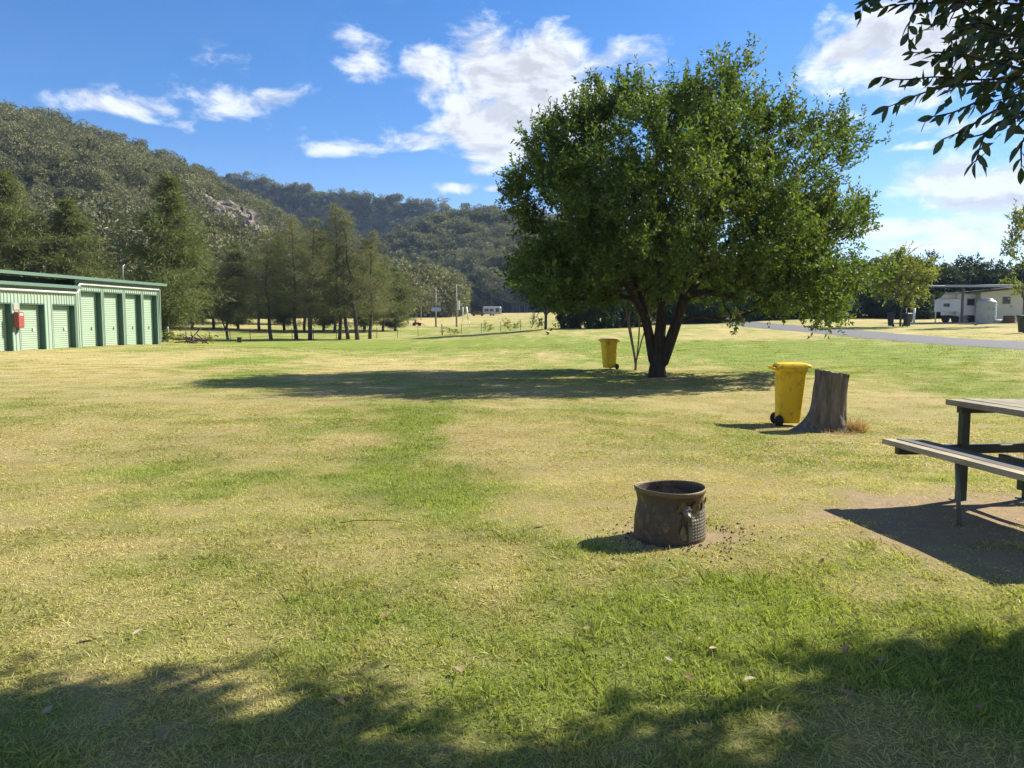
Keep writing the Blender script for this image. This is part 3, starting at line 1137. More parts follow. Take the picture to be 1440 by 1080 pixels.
CAS = [casuarina_parts(301, 14, 3.5, 70, 120, W=.032), casuarina_parts(302, 14, 3.8, 76, 120, lean=(.6, 0), W=.032), casuarina_parts(303, 14, 3.3, 68, 120, lean=(-.5, 0), first=.16, W=.032)]
CASG = [casuarina_parts(311, 14, 4.6, 130, 240, first=.06, L=.6, W=.055, rounded=True, lean=(.8, 0), fork=[(.25, 1.5, .4, 6), (.35, -1.8, 0, 5)]), casuarina_parts(312, 14, 4.4, 120, 240, first=.05, L=.6, W=.055, rounded=True, lean=(-.5, 0))]
LOW = casuarina_parts(321, 7.5, 2.7, 60, 170, first=.22, lean=(.6, 0), fork=[(.12, -.9, 0, 4.2), (.2, 1.2, .3, 4)])
grp = 'she-oaks along the paddock fence'
row = [(382, 74, 331, 0, 'slender she-oak on the fence line, first straight trunk right of the low forked one'),
       (417, 75, 308, 1, 'tall she-oak with a dark upright trunk, second straight trunk of the fence row'),
       (436, 74, 310, 2, 'she-oak on the fence line whose lower trunk leans left'),
       (477, 76, 292, 1, 'tallest she-oak of the fence row, stout trunk left in the right-hand clump'),
       (490, 77, 345, 0, 'short thin she-oak in the gap inside the right-hand clump'),
       (503, 75, 296, 2, 'tall she-oak with a bare lower trunk, right part of the clump'),
       (520, 77, 328, 0, 'thin pale she-oak at the right end of the fence row')]
for i, (px_, Y, top, k, lab) in enumerate(row):
    p = gpt(px_, Y)
    H = unproj(px_, top, Y)[2] - p[2]
    place_tree('she_oak_tree', lab, 'tree', CAS[k], p, i * 1.3, (.95 + .1 * (i % 3), H / 14.0), (M['bark_grey'], M['needle']), grp)
p = gpt(321, 73)
place_tree('she_oak_tree', 'low spreading she-oak with a forked trunk left of the fence row', 'tree', LOW, p, .2, 1.08, (M['bark_grey'], M['needle']), grp)

big = [(232, 60, 252, 0, .4, 'big bright green she-oak rising behind the right end of the shed'),
       (100, 64, 285, 1, 1.6, 'green she-oak standing close behind the middle of the shed roof'),
       (28, 62, 246, 0, 2.9, 'tall green she-oak behind the left part of the shed roof'),
       (-60, 66, 230, 1, .8, 'green she-oak partly cut off by the left picture edge')]
for (px_, Y, top, k, rz, lab) in big:
    p = gpt(px_, Y)
    H = unproj(px_, top, Y)[2] - p[2]
    place_tree('she_oak_tree', lab, 'tree', CASG[k], p, rz, (.95, H / 14.0), (M['bark_grey'], M['needle_green']), 'she-oaks behind the shed')

back_row = [(270, 92, 335), (300, 95, 352), (335, 98, 345), (365, 94, 350), (400, 97, 338), (428, 95, 345), (455, 98, 332), (470, 94, 350), (512, 97, 340), (538, 100, 362), (556, 104, 378)]
bl_ = ['left of the low forked she-oak', 'behind the brush pile, left of the timber block', 'behind the low forked she-oak', 'left of the first straight trunk', 'between the first two straight trunks', 'behind the leaning trunk', 'left of the tallest she-oak',
       'directly behind the tallest she-oak', 'behind the right part of the clump', 'just right of the fence row', 'rightmost, two trees right of the fence row']
for i, ((px_, Y, top), wd) in enumerate(zip(back_row, bl_)):
    p = gpt(px_, Y)
    H = unproj(px_, top, Y)[2] - p[2]
    place_tree('she_oak_tree', 'hazy grey-green she-oak of the second rank, ' + wd, 'tree', (CAS[i % 3] if i % 2 else CASG[i % 4 // 2]), p, i * 2.3, (.95, H / 14.0), (M['bark_grey'], M['needle']), 'she-oaks of the second rank')

# loose eucalypts at the foot of the hill, between the she-oaks and the slope
GUM = []
for k in range(3):
    b_, V, F = gum_proto(150 + k, 11, 3.2, leafL=.42, clumps=15, per=170)
    GUM.append((b_.mesh('trunk'), mesh_np('crown', V, F)))
gums = [(60, 92, 265, 'grey-green gum tree on the slope above the left shed roof'), (150, 98, 285, 'olive gum tree behind the shed, between two she-oaks'), (185, 90, 300, 'gum tree just left of the big she-oak behind the shed'),
        (285, 105, 345, 'gum tree behind the low forked she-oak, left of it'), (340, 112, 350, 'gum tree behind the gap between the first fence-row she-oaks'), (395, 118, 340, 'gum tree hidden behind the middle of the fence row'),
        (450, 120, 345, 'gum tree behind the two middle she-oaks'), (545, 135, 375, 'gum tree right of the fence row at the foot of the hill'), (575, 140, 388, 'rounded gum tree left of the first power pole'),
        (592, 165, 408, 'small gum tree left of the first power pole'), (-20, 95, 250, 'gum tree at the left picture edge above the shed'), (262, 100, 330, 'gum tree directly right of the big she-oak')]
for i, (px_, Y, top, lab) in enumerate(gums):
    p = gpt(px_, Y)
    H = unproj(px_, top, Y)[2] - p[2]
    place_tree('gum_tree', lab, 'tree', GUM[i % 3], p, i * 2.1, (min(1.35, H / 9.0), H / 10.8), (M['bark_gum'], M['gum']), 'gum trees at the foot of the hill')

# ------------------------------------------------------------------ the big tree on the lawn
rng = np.random.default_rng(21)
tb = gpt(925, 23.6)
tb0 = tb.copy()


def tl(px, py, dy=0.0):
    """local point of the big tree seen at a pixel, dy metres behind its trunk"""
    return unproj(px, py, tb0[1] + dy) - tb0


cc = np.array(tl(964, 294))
ra = np.array((4.95, 4.6, 3.45))
tgs = []
while len(tgs) < 820:
    d = unit(rng.normal(size=3))
    lob = .66 + .60 * float(fbm(d * 2.5 + 3.7, 77, 3))
    rad_ = lob * rng.uniform(.12, 1.0) ** .42
    hor = d[:2] / (math.hypot(d[0], d[1]) + 1e-6) * (1 - d[2] ** 2) ** (.12 if d[2] < 0 else .40)
    p = cc + np.array((hor[0], hor[1], d[2])) * ra * rad_
    if p[2] < 2.15 + .3 * rng.normal():
        continue
    if float(fbm(p * .62 + 5.3, 93, 2)) < .43 and rng.uniform() < .88:
        continue
    tgs.append(p)
for (px_, py_, n_) in [(1165, 425, 12), (1120, 425, 8), (1195, 395, 8), (1150, 440, 7), (1080, 425, 6), (770, 400, 9), (740, 390, 6), (800, 420, 6), (1195, 310, 5), (1185, 200, 5), (735, 260, 5), (850, 410, 5), (1020, 415, 4)]:
    for k in range(n_):
        tgs.append(tl(px_ + rng.normal() * 12, py_ + rng.normal() * 8, rng.normal() * 1.3))
for (px_, py_) in [(832, 108), (838, 118), (900, 100), (912, 112), (980, 100), (988, 112), (1028, 104), (1035, 116), (870, 108), (945, 108), (1075, 135), (1060, 128), (775, 150), (790, 140), (1188, 190), (1120, 165), (1150, 180), (760, 170), (1208, 265), (722, 245)]:
    for k in range(2):
        tgs.append(tl(px_ + rng.normal() * 4, py_ + 34 + rng.normal() * 5, rng.normal() * .8))
tgs = np.array(tgs)


def stem(pts):
    return [np.array(q, float) for q in catmull(np.array(pts), 4)]


main_stems = [
    (None, stem([(0, 0, -.3), (-.02, 0, .25), (.02, 0, .75), tl(928, 470), tl(932, 420, .2), tl(928, 350, .2), tl(922, 280, .3), tl(925, 200, .3)])),
    ((0, 0, .2), stem([tl(933, 508, -.08), tl(950, 460, -.2), tl(962, 425, -.3), tl(990, 385, -.6), tl(1025, 340, -1.0), tl(1060, 290, -1.4)])),
    ((0, 0, .2), stem([tl(918, 506, .04), tl(908, 455, 0), tl(893, 420, -.4), tl(865, 380, -1.0), tl(835, 330, -1.6)])),
    ((0, 0, .35), stem([tl(930, 498, .12), tl(938, 480, .4), tl(955, 430, 1.2), tl(970, 370, 2.0), tl(985, 290, 2.6)])),
    ((0, 0, .35), stem([tl(922, 498, .12), tl(918, 480, .4), tl(905, 430, 1.3), tl(880, 360, 2.2), tl(855, 270, 2.6)])),
]
P, par, ch, rad = grow(main_stems, tgs, rng, seg=.4, tip_r=.0100, up=.25, power=2.1, wander=.12, min_r=[(.27, .05), (.17, .05), (.14, .04), (.11, .03), (.10, .03)])
trunk_me = branch_mesh(P, ch, rad, flare=(1, .55, .28), sides=(12, 7, 4)).mesh('trunk')
outw = unit(tgs - (cc + np.array((0, 0, -2.0))))
V, F = leaf_cloud(tgs, outw, rng, 14, 14, .56, .13, .060, up=.5, spread=.75)
up_t = tgs[(outw[:, 2] > .25) & (np.linalg.norm((tgs - cc) / ra, axis=1) > .72)]
V2, F2 = leaf_cloud(up_t, np.tile(np.array((0, 0, .6)), (len(up_t), 1)), rng, 2, 20, .85, .13, .056, up=1.6, spread=.35)
crown_me = mesh_np('crown', np.concatenate([V, V2]), np.concatenate([F, F2 + len(V)]))
bt = thing('broadleaf_tree', 'large rounded dark green broadleaf tree shading the middle of the lawn', 'tree', tb0)
link('trunk', trunk_me, M['bark'], bt)
cr = link('crown', crown_me, M['leaf_main'], bt)
cr['kind'] = 'stuff'

# pale multi-stemmed small tree beside its trunk
sb = gpt(894, 26.2)


def sl_(px, py, dy=0.0):
    return unproj(px, py, sb[1] + dy) - sb


rng = np.random.default_rng(33)
stg = np.array([sl_(rng.uniform(840, 930), rng.uniform(360, 420), rng.normal() * .8) for _ in range(40)])
st = [(None, stem([(0, 0, -.2), (0, 0, .12), sl_(897, 490), sl_(899, 460), sl_(897, 430), sl_(893, 395)])),
      ((0, 0, .1), stem([sl_(891, 495), sl_(885, 465, .1), sl_(881, 440, .1), sl_(874, 410, .2), sl_(862, 385, .3)])),
      ((0, 0, .25), stem([sl_(902, 480, -.1), sl_(908, 460, -.2), sl_(914, 425, -.2), sl_(918, 395, -.2)])),
      ((0, 0, .3), stem([sl_(888, 470, .3), sl_(885, 445, .5), sl_(890, 410, .6)]))]
P, par, ch, rad = grow(st, stg, rng, seg=.35, tip_r=.011, power=2.1)
V, F = leaf_cloud(stg, unit(stg - np.array((0, 0, 1.5))), rng, 7, 10, .5, .11, .05, up=.2)
s2 = thing('small_tree', 'small multi-stemmed tree with pale bark behind the big tree trunk', 'tree', sb)
link('trunk', branch_mesh(P, ch, rad, flare=(2, .35, .15), sides=(9, 6, 4)).mesh('trunk'), M['bark_pale'], s2)
cr = link('crown', mesh_np('crown', V, F), M['leaf_main'], s2)
cr['kind'] = 'stuff'


# ------------------------------------------------------------------ broadleaf kinds for the background
def broad_parts(seed, H, Rx, n_t=70, tw=9, per=9, L=.24, W=.13, low=.12, tw_len=.75, trunk_h=.25, r_tip=.02, up=.2):
    rng = np.random.default_rng(seed)
    tg_ = []
    c_ = np.array((0, 0, H * (.5 + low / 2)))
    rz_ = H * (.5 - low / 2)
    while len(tg_) < n_t:
        d = unit(rng.normal(size=3))
        lob = .72 + .5 * float(fbm(d * 1.8 + seed, 7, 3))
        tg_.append(c_ + d * np.array((Rx, Rx, rz_)) * lob * rng.uniform(.15, 1) ** .4)
    tg_ = np.array(tg_)
    P, par, ch, rad = grow([(None, [(0, 0, -.3), (rng.normal() * .05, 0, H * trunk_h * .5), (rng.normal() * .1, rng.normal() * .1, H * trunk_h)])], tg_, rng, seg=.7, tip_r=r_tip)
    V, F = leaf_cloud(tg_, unit(tg_ - c_ * .8), rng, tw, per, tw_len, L, W, up=up)
    return branch_mesh(P, ch, rad, sides=(8, 5, 4)).mesh('trunk'), mesh_np('crown', V, F)


DENSE = [broad_parts(401, 7, 3.2, 110, 11, 11, .26, .15, low=.02), broad_parts(402, 7, 3.6, 120, 11, 11, .26, .15, low=.02), broad_parts(403, 7, 2.9, 100, 11, 11, .26, .15, low=.0)]
hedge = [(935, 90, 385), (975, 88, 375), (1015, 92, 372), (1060, 90, 365), (1105, 93, 362), (1150, 90, 365), (1190, 94, 365), (1228, 91, 368), (1262, 95, 372), (1300, 92, 366), (1332, 93, 378), (1362, 94, 370), (1395, 92, 376), (1428, 93, 372), (1470, 92, 360), (1515, 93, 360)]
where = ['left end of the dark tree belt, behind the small pale-barked tree', 'behind the big tree trunk in the dark belt', 'right behind the big tree trunk in the dark belt', 'behind the red slatted seat', 'just left of the green litter bin',
         'behind the green litter bin', 'at the right edge of the big tree crown', 'left of the small yellow-green tree', 'directly behind the small yellow-green tree', 'right of the small yellow-green tree',
         'left of the carport', 'above the left half of the carport roof', 'above the right half of the carport roof', 'above the cream cabin', 'at the right picture edge behind the sapling', 'beyond the right picture edge']
for i, ((px_, Y, top), wd) in enumerate(zip(hedge, where)):
    p = gpt(px_, Y)
    H = unproj(px_, top, Y)[2] - p[2]
    place_tree('hedge_tree', 'dark dense tree ' + wd, 'tree', DENSE[i % 3], p, i * 1.9, (1.02 + .08 * (i % 2), H / 6.6), (M['bark'], M['dense']), 'dark tree belt behind the lawn')
# low shrubs closing the belt at the ground
SHRUB = [broad_parts(411, 2.6, 1.9, 100, 10, 11, .22, .13, low=-.15, tw_len=.55, trunk_h=.12), broad_parts(412, 2.6, 2.1, 110, 10, 11, .22, .13, low=-.15, tw_len=.55, trunk_h=.12)]
shr = [(955, 86), (1000, 85), (1045, 87), (1085, 88), (1128, 87), (1172, 86), (1212, 88), (1250, 87), (1285, 86), (1318, 88), (1350, 88)]
shw = ['behind the big tree trunk', 'right of the big tree trunk', 'beside the red slatted seat', 'right of the red slatted seat', 'left of the green litter bin', 'right of the green litter bin', 'below the big crown edge', 'left of the twin dark bins',
       'behind the white marker post', 'left of the camper trailer', 'behind the camper trailer']
for i, (px_, Y) in enumerate(shr):
    p = gpt(px_, Y)
    o = place_tree('shrub', 'low dark shrub at the foot of the tree belt, ' + shw[i], 'shrub', SHRUB[i % 2], p, i * 1.1, (1.1, 1.0), (M['bark'], M['dense']), 'low shrubs under the dark tree belt')

# tree with a single thick trunk at the fence, its shrubs
T2 = broad_parts(421, 9, 4.0, 150, 11, 11, .24, .13, low=.2, tw_len=.8, trunk_h=.3, r_tip=.022)
p = gpt(767, 78)
place_tree('broadleaf_tree', 'dark tree with one straight trunk on the fence line left of the big tree', 'tree', T2, p, 0, (1.0, 1.03), (M['bark_grey'], M['dense']))
p = gpt(802, 80)
place_tree('shrub', 'upright olive shrub between the straight trunk and the clipped dark shrub', 'shrub', SHRUB[0], p, 0, (.68, 1.35), (M['bark'], M['gum']))
for (px_, Y, s, lab) in [(846, 78, (1.05, 1.35), 'dense dark shrub at the gate, left of the pale-barked tree'), (884, 80, (1.1, 1.35), 'dense dark shrub directly behind the pale-barked tree')]:
    place_tree('shrub', lab, 'shrub', SHRUB[1], gpt(px_, Y), 1, s, (M['bark'], M['dense']))

# young yellow-green tree by the road and a sapling at the right edge
YT = broad_parts(431, 5.6, 2.3, 95, 9, 10, .22, .11, low=.3, tw_len=.6, trunk_h=.34, r_tip=.014)
p = gpt(1266, 60)
H = unproj(1266, 353, 60)[2] - p[2]
place_tree('young_tree', 'small yellow-green tree between two dark wheelie bins', 'tree', YT, p, .5, (1.0, H / 5.5), (M['bark_grey'], M['young']))
YT2 = broad_parts(432, 7.4, 1.5, 46, 7, 8, .24, .12, low=.25, tw_len=.6, trunk_h=.4, r_tip=.013, up=.5)
p = gpt(1438, 58)
H = unproj(1430, 285, 58)[2] - p[2]
place_tree('young_tree', 'tall thin sapling with sparse bright leaves at the right edge above the cabin', 'tree', YT2, p, .9, (.95, H / 7.3), (M['bark_grey'], M['young']))
# small weeds on the fence line
WD = broad_parts(441, 1.3, .55, 10, 5, 7, .16, .07, low=.1, tw_len=.3, trunk_h=.3, r_tip=.008, up=.6)
for i, (px_, s) in enumerate([(687, .85), (711, .95), (727, .7), (757, 1.1)]):
    place_tree('weed', ['scrubby weed growing by the fence, leftmost of the four', 'ragged weed by the fence with a bent stem', 'low weed by the fence, smallest of the four', 'bushy weed at the foot of the straight trunk'][i],
               'plant', WD, gpt(px_, 81.5 if i < 3 else 79), i * 2, s, (M['bark_grey'], M['young']), 'weeds on the fence line')
place_tree('weed', 'low grey-green tussock in front of the fence', 'plant', WD, gpt(634, 81), 1, (1.5, .55), (M['bark_grey'], M['gum']))

# ------------------------------------------------------------------ green storage shed
SX0, SK = -22.7, .0923             # the facade line: X = SX0 + SK * (Y - 34)
sdir = unit(np.array((SK, 1.0, 0)))
snrm = np.array((sdir[1], -sdir[0], 0))   # towards the lawn


def sY(px):
    return (SX0 - SK * 34) / ((px - 720) / FPX * .9966 - SK)


S_ORG = np.array((SX0 + SK * (22 - 34), 22.0, 0.0))


def s_of(px):
    return (sY(px) - 22.0) / sdir[1]


def sp(s, out, z):
    return sdir * s + snrm * out + np.array((0, 0, z))


def ribbed(s0, s1, z0, z1, out, pitch=.19, depth=.028, vertical=True, inset=.0):
    """profiled steel sheet; vertical ribs (walls) or horizontal laths (roller doors)"""
    mb = MB()
    if vertical:
        n = max(2, int((s1 - s0) / pitch))
        us, os_ = [], []
        for i in range(n):
            a = s0 + (s1 - s0) * i / n
            wd = (s1 - s0) / n
            us += [a, a + wd * .60, a + wd * .70, a + wd * .90]
            os_ += [out, out, out + depth, out + depth]
        us.append(s1); os_.append(out)
        mb.sheet(np.array([[sp(u, o, z0), sp(u, o, z1)] for u, o in zip(us, os_)]), smooth=False)
    else:
        n = max(2, int((z1 - z0) / pitch))
        zs, os_ = [], []
        for i in range(n):
            a = z0 + (z1 - z0) * i / n
            wd = (z1 - z0) / n
            zs += [a, a + wd * .5, a + wd * .62, a + wd * .88]
            os_ += [out, out, out + depth, out + depth]
        zs.append(z1); os_.append(out)
        mb.sheet(np.array([[sp(s0, o, z), sp(s1, o, z)] for z, o in zip(zs, os_)]), smooth=False)
    return mb


def sbox(mb, s0, s1, o0, o1, z0, z1):
    c_ = sp((s0 + s1) / 2, (o0 + o1) / 2, (z0 + z1) / 2)
    return mb.box(c_, (abs(o1 - o0), abs(s1 - s0), z1 - z0), rz=-math.atan2(sdir[0], sdir[1]))


shed = thing('storage_shed', 'long pale green steel storage shed with a row of roller doors', 'shed', S_ORG)
zb = -.25
EAVE, LOWE = 3.55, 3.12
s_mid = s_of(108.5)
s_end = s_of(225)
small = [(s_of(-190), s_of(-130)), (s_of(-115), s_of(-66)), (s_of(-52), s_of(-8 + 25)), (s_of(28), s_of(64)), (s_of(74), s_of(106.5))]
small = [(small[0][0], small[0][1]), (small[1][0], small[1][1]), (s_of(-26), s_of(17.5)), small[3], small[4]]
tall = [(s_of(114.5), s_of(144)), (s_of(147), s_of(174)), (s_of(177), s_of(200)), (s_of(202.5), s_of(222))]
DZ_S, DZ_T = 2.28, 3.02
edges = [0.0]
doors = [(a, b_, DZ_S) for a, b_ in small] + [(a, b_, DZ_T) for a, b_ in tall]
prev = 0.0
for i, (a, b_, dz) in enumerate(doors):
    if a > prev + .02:
        if prev < s_mid < a:
            ribbed(prev, s_mid, zb, LOWE, 0).build('wall_panel', M['shed_green'], shed)
            ribbed(s_mid, a, zb, EAVE, 0).build('wall_panel', M['shed_green'], shed)
        else:
            ribbed(prev, a, zb, LOWE if a < s_mid else EAVE, 0).build('wall_panel', M['shed_green'], shed)
    ribbed(a, b_, dz, LOWE if b_ < s_mid + .05 else EAVE, 0).build('wall_panel', M['shed_green'], shed)
    d_ = ribbed(a, b_, zb, dz, -.30, pitch=.10, depth=.022, vertical=False).build('roller_door', M['shed_door'], shed)
    m_ = MB()
    sbox(m_, b_ - .55, b_ - .43, -.275, -.23, 1.0, 1.12)
    m_.build('lock', M['white_pipe'] if dz < 2.5 else M['shed_green'], d_)
    f_ = MB()
    sbox(f_, a - .0, a + .05, -.34, -.005, zb, dz)
    sbox(f_, b_ - .05, b_, -.34, -.005, zb, dz)
    sbox(f_, a + .05, b_ - .05, -.34, -.005, dz - .06, dz)
    f_.build('door_frame', M['shed_dark'], shed)
    prev = b_
ribbed(prev, s_end, zb, EAVE, 0).build('wall_panel', M['shed_green'], shed)
W_ = 8.0
mb = MB()      # end wall
sbox(mb, s_end - .06, s_end - .002, -W_, -.01, zb, EAVE)
mb.build('end_wall', M['shed_green'], shed)
mb = MB()
sbox(mb, -.0, .06, -W_, -.01, zb, EAVE)
mb.build('end_wall', M['shed_green'], shed)
mb = MB()
sbox(mb, 0, s_end, -W_, -W_ + .06, zb, EAVE + .5)
mb.build('back_wall', M['shed_green'], shed)
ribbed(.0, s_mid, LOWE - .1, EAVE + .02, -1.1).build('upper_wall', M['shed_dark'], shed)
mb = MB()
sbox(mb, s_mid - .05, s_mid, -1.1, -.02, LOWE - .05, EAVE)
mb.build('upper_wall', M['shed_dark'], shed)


def roof_sheet(s0, s1, o0, o1, z0, z1, th=.09):
    mb = MB()
    ring = []
    for s in (s0, s1):
        ring.append([sp(s, o0, z0), sp(s, o1, z1), sp(s, o1, z1 + th), sp(s, o0, z0 + th)])
    return mb.loft(np.array(ring))


r1 = roof_sheet(-.2, s_mid, .22, -1.08, LOWE, LOWE + .12).build('roof', M['shed_trim'], shed)
r2 = roof_sheet(-.2, s_end + .25, .25, -W_ - .2, EAVE + .02, EAVE + .62).build('roof', M['shed_trim'], shed)
mb = MB(); sbox(mb, -.2, s_mid - .01, .22, .34, LOWE - .05, LOWE + .10); mb.build('gutter', M['shed_trim'], r1)
mb = MB(); sbox(mb, -.2, s_end + .26, .25, .38, EAVE + .0, EAVE + .15); mb.build('gutter', M['shed_trim'], r2)
# white stormwater pipes along the facade
pz1, pz2 = LOWE - .24, EAVE - .20
mb = MB().tube([sp(0, .10, pz1), sp(s_mid - .25, .10, pz1), sp(s_mid - .05, .12, pz1 + .03), sp(s_mid + .02, .12, pz1 + .16), sp(s_mid + .05, .12, pz2 - .12), sp(s_mid + .14, .12, pz2), sp(s_mid + .4, .1, pz2), sp(s_end - .25, .1, pz2)], .07, 10)
mb.build('stormwater_pipe', M['white_pipe'], shed)
MB().tube([sp(s_end - .22, .1, pz2), sp(s_end - .14, .12, pz2 - .03), sp(s_end - .1, .1, pz2 - .2), sp(s_end - .1, .1, zb)], .045, 8).build('downpipe', M['shed_green'], shed)
MB().tube([sp(s_of(203), -1.2, EAVE + .1), sp(s_of(203), -1.2, EAVE + 1.1), sp(s_of(203) + .2, -1.2, EAVE + 1.2)], .035, 6).build('vent_pipe', M['steel'], shed)
# fire hose cabinet on the wall pier
sc = s_of(22.5)
fc = thing('hose_cabinet', 'red fire hose cabinet mounted on the shed wall between two roller doors', 'cabinet', S_ORG + sp(sc, .03, 1.15))
mb = MB(); mb.box(snrm * .12 + np.array((0, 0, .36)), (.20, .40, .72), rz=-math.atan2(sdir[0], sdir[1]), bevel=.02); mb.build('box', M['red_box'], fc)
mb = MB(); mb.box(snrm * .235 + np.array((0, 0, .36)), (.02, .34, .64), rz=-math.atan2(sdir[0], sdir[1])); mb.build('door', M['red_box'], fc)
mb = MB(); mb.box(snrm * .25 + np.array((0, 0, .60)), (.006, .22, .1), rz=-math.atan2(sdir[0], sdir[1])); mb.build('notice', M['paper'], fc)
mb = MB(); mb.box(snrm * .04 + np.array((0, 0, -.12)), (.08, .12, .22), rz=-math.atan2(sdir[0], sdir[1])); mb.build('bracket', M['roof_dark'], fc)
sg = thing('fire_sign', 'small faded pink sign on the shed wall above the hose cabinet', 'sign', S_ORG + sp(sc, .034, 2.12))
mb = MB(); mb.box((0, 0, 0), (.006, .30, .30), rz=-math.atan2(sdir[0], sdir[1])); mb.build('plate', M['shed_green'], sg)
mb = MB(); a_ = np.linspace(0, 2 * np.pi, 17)[:-1]
mb.loft(np.array([[snrm * .004 + sdir * .11 * math.cos(a) + np.array((0, 0, .11 * math.sin(a))) for a in a_], [snrm * .008 + sdir * .11 * math.cos(a) + np.array((0, 0, .11 * math.sin(a))) for a in a_]]))
mb.build('symbol', M['faded'], sg)


# ------------------------------------------------------------------ wheelie bins
def bin_parts(body_m, lid_m, open_lid=0.0):
    B = {}
    rings = []
    for (z, l, w_, r) in [(.0, .47, .42, .04), (.05, .50, .44, .05), (.12, .51, .45, .05), (.80, .61, .53, .06), (.86, .62, .54, .06), (.865, .66, .575, .05), (.92, .665, .58, .05), (.925, .64, .56, .05)]:
        c_ = rrect(l, w_, r + .035, 6)
        off = (z - .05) * .05
        rings.append(np.column_stack([c_[:, 0] + off, c_[:, 1], np.full(len(c_), z + .06)]))
    B['body'] = MB().loft(np.array(rings), smooth=True)
    for k in (-.2, -.07, .07, .2):
        for sgn in (-1, 1):
            B['body'].box((.04 + k, sgn * .268, .88), (.012, .02, .09))
    rings = []
    for (z, l, w_, r, dx) in [(.985, .67, .585, .05, .0), (.99, .745, .60, .05, .03), (1.02, .745, .60, .05, .03), (1.05, .66, .53, .08, .02), (1.062, .50, .40, .1, .01), (1.068, .2, .2, .08, 0)]:
        c_ = rrect(l, w_, r)
        rings.append(np.column_stack([c_[:, 0] + dx + .04, c_[:, 1], np.full(len(c_), z)]))
    B['lid'] = MB().loft(np.array(rings), smooth=False)
    hx = -.40
    B['handle'] = MB().tube([(hx + .11, -.24, .96), (hx, -.24, .985), (hx - .01, 0, .985), (hx, .24, .985), (hx + .11, .24, .96)], .018, 8)
    B['handle'].box((hx + .06, -.20, .975), (.14, .03, .045)).box((hx + .06, .20, .975), (.14, .03, .045))
    B['hinge'] = MB().cyl((hx + .10, -.2, 1.0), (hx + .10, .2, 1.0), .014, 8)
    B['axle'] = MB().cyl((-.235, -.29, .1), (-.235, .29, .1), .014, 8)
    tyre = MB()
    a = np.linspace(0, 2 * np.pi, 25)[:-1]
    prof = [(.045, -.02), (.085, -.024), (.097, -.016), (.1, 0), (.097, .016), (.085, .024), (.045, .02)]
    tyre.loft(np.array([[(r * math.cos(q), y, r * math.sin(q)) for q in a] for (r, y) in prof]), smooth=True)
    hub = MB().loft(np.array([[(r * math.cos(q), y, r * math.sin(q)) for q in a] for (r, y) in [(.062, -.0285), (.06, -.012), (.06, .012), (.062, .0285)]]))
    out = {k: v.mesh(k) for k, v in B.items()}
    out['tyre'] = tyre.mesh('tyre')
    out['hub'] = hub.mesh('hub')
    return out


def make_bin(label, loc, rz, body_m, lid_m, group=None, s=1.0):
    q = bin_parts(body_m, lid_m)
    o = thing('wheelie_bin', label, 'bin', loc, rz, group)
    o.scale = (s * .74, s * .82, s)
    link('body', q['body'], body_m, o)
    l_ = link('lid', q['lid'], lid_m, o)
    link('hinge', q['hinge'], M['black_rubber'], l_)
    link('handle', q['handle'], body_m, o)
    link('axle', q['axle'], M['steel'], o)
    for sgn in (-1, 1):
        t_ = link('wheel', q['tyre'], M['black_rubber'], o)
        t_.location = (-.235, sgn * .265, .1)
        link('hub', q['hub'], M['black_rubber'], t_)
    return o


p = gpt(1107, 12.9)
bin1 = make_bin('weathered yellow wheelie bin with black wheels beside the tree stump', p, R(-9), M['yellow'], M['yellow'], 'yellow wheelie bins on the lawn')
p = gpt(857, 26.6)
make_bin('yellow wheelie bin standing by the big tree, left of its trunk', p, R(205), M['yellow'], M['yellow'], 'yellow wheelie bins on the lawn')
gb = 'dark wheelie bins beyond the road'
make_bin('dark green wheelie bin left of the small yellow-green tree', gpt(1252.5, 59.5), R(150), M['dark_plastic'], M['dark_plastic'], gb)
make_bin('dark wheelie bin with a brown lid right of the small yellow-green tree', gpt(1275, 59), R(20), M['dark_plastic'], M['brown_plastic'], gb)
make_bin('dark green wheelie bin cut off by the right picture edge', gpt(1438, 45), R(175), M['dark_plastic'], M['dark_plastic'], gb)
make_bin('green wheelie bin half hidden behind the lowest leaves of the big tree', gpt(1164, 62), R(160), M['green_plastic'], M['green_plastic'], gb, 1.0)

# ------------------------------------------------------------------ tree stump
M['stump'] = barkmat('stump', (.075, .062, .048), (.30, .25, .185), scale=16, stretch=.12, bump=1.0)
M['stump_top'] = pmat('stump_top', (.24, .19, .13), .9, .25, 12, .6, 50, (.10, .085, .07))
p0 = gpt(1163, 12.3)
stump = thing('tree_stump', 'tall weathered grey tree stump with a flared root beside the yellow bin', 'stump', p0)
na, nz_ = 72, 40
aa = np.linspace(0, 2 * np.pi, na, endpoint=False)
hz = np.linspace(-.12, .93, nz_)
A, H_ = np.meshgrid(aa, hz)
base = .232 + .03 * (1 - np.clip(H_, 0, 1)) ** 2 + .035 * np.exp(-H_ / .10)
rt = np.exp(-np.clip(H_, 0, 1) / .20)
root = .46 * rt * np.exp(-(((A - 3.45 + np.pi) % (2 * np.pi) - np.pi) / .42) ** 2)
root += .16 * np.exp(-np.clip(H_, 0, 1) / .12) * np.exp(-(((A - 5.2 + np.pi) % (2 * np.pi) - np.pi) / .35) ** 2)
root += .14 * np.exp(-np.clip(H_, 0, 1) / .12) * np.exp(-(((A - 1.3 + np.pi) % (2 * np.pi) - np.pi) / .4) ** 2)
root += .10 * np.exp(-np.clip(H_, 0, 1) / .10) * np.exp(-(((A - .1 + np.pi) % (2 * np.pi) - np.pi) / .35) ** 2)
nzv = fbm(np.stack([np.cos(A) * 2.6, np.sin(A) * 2.6, H_ * .9], -1), 15, 4) - .5
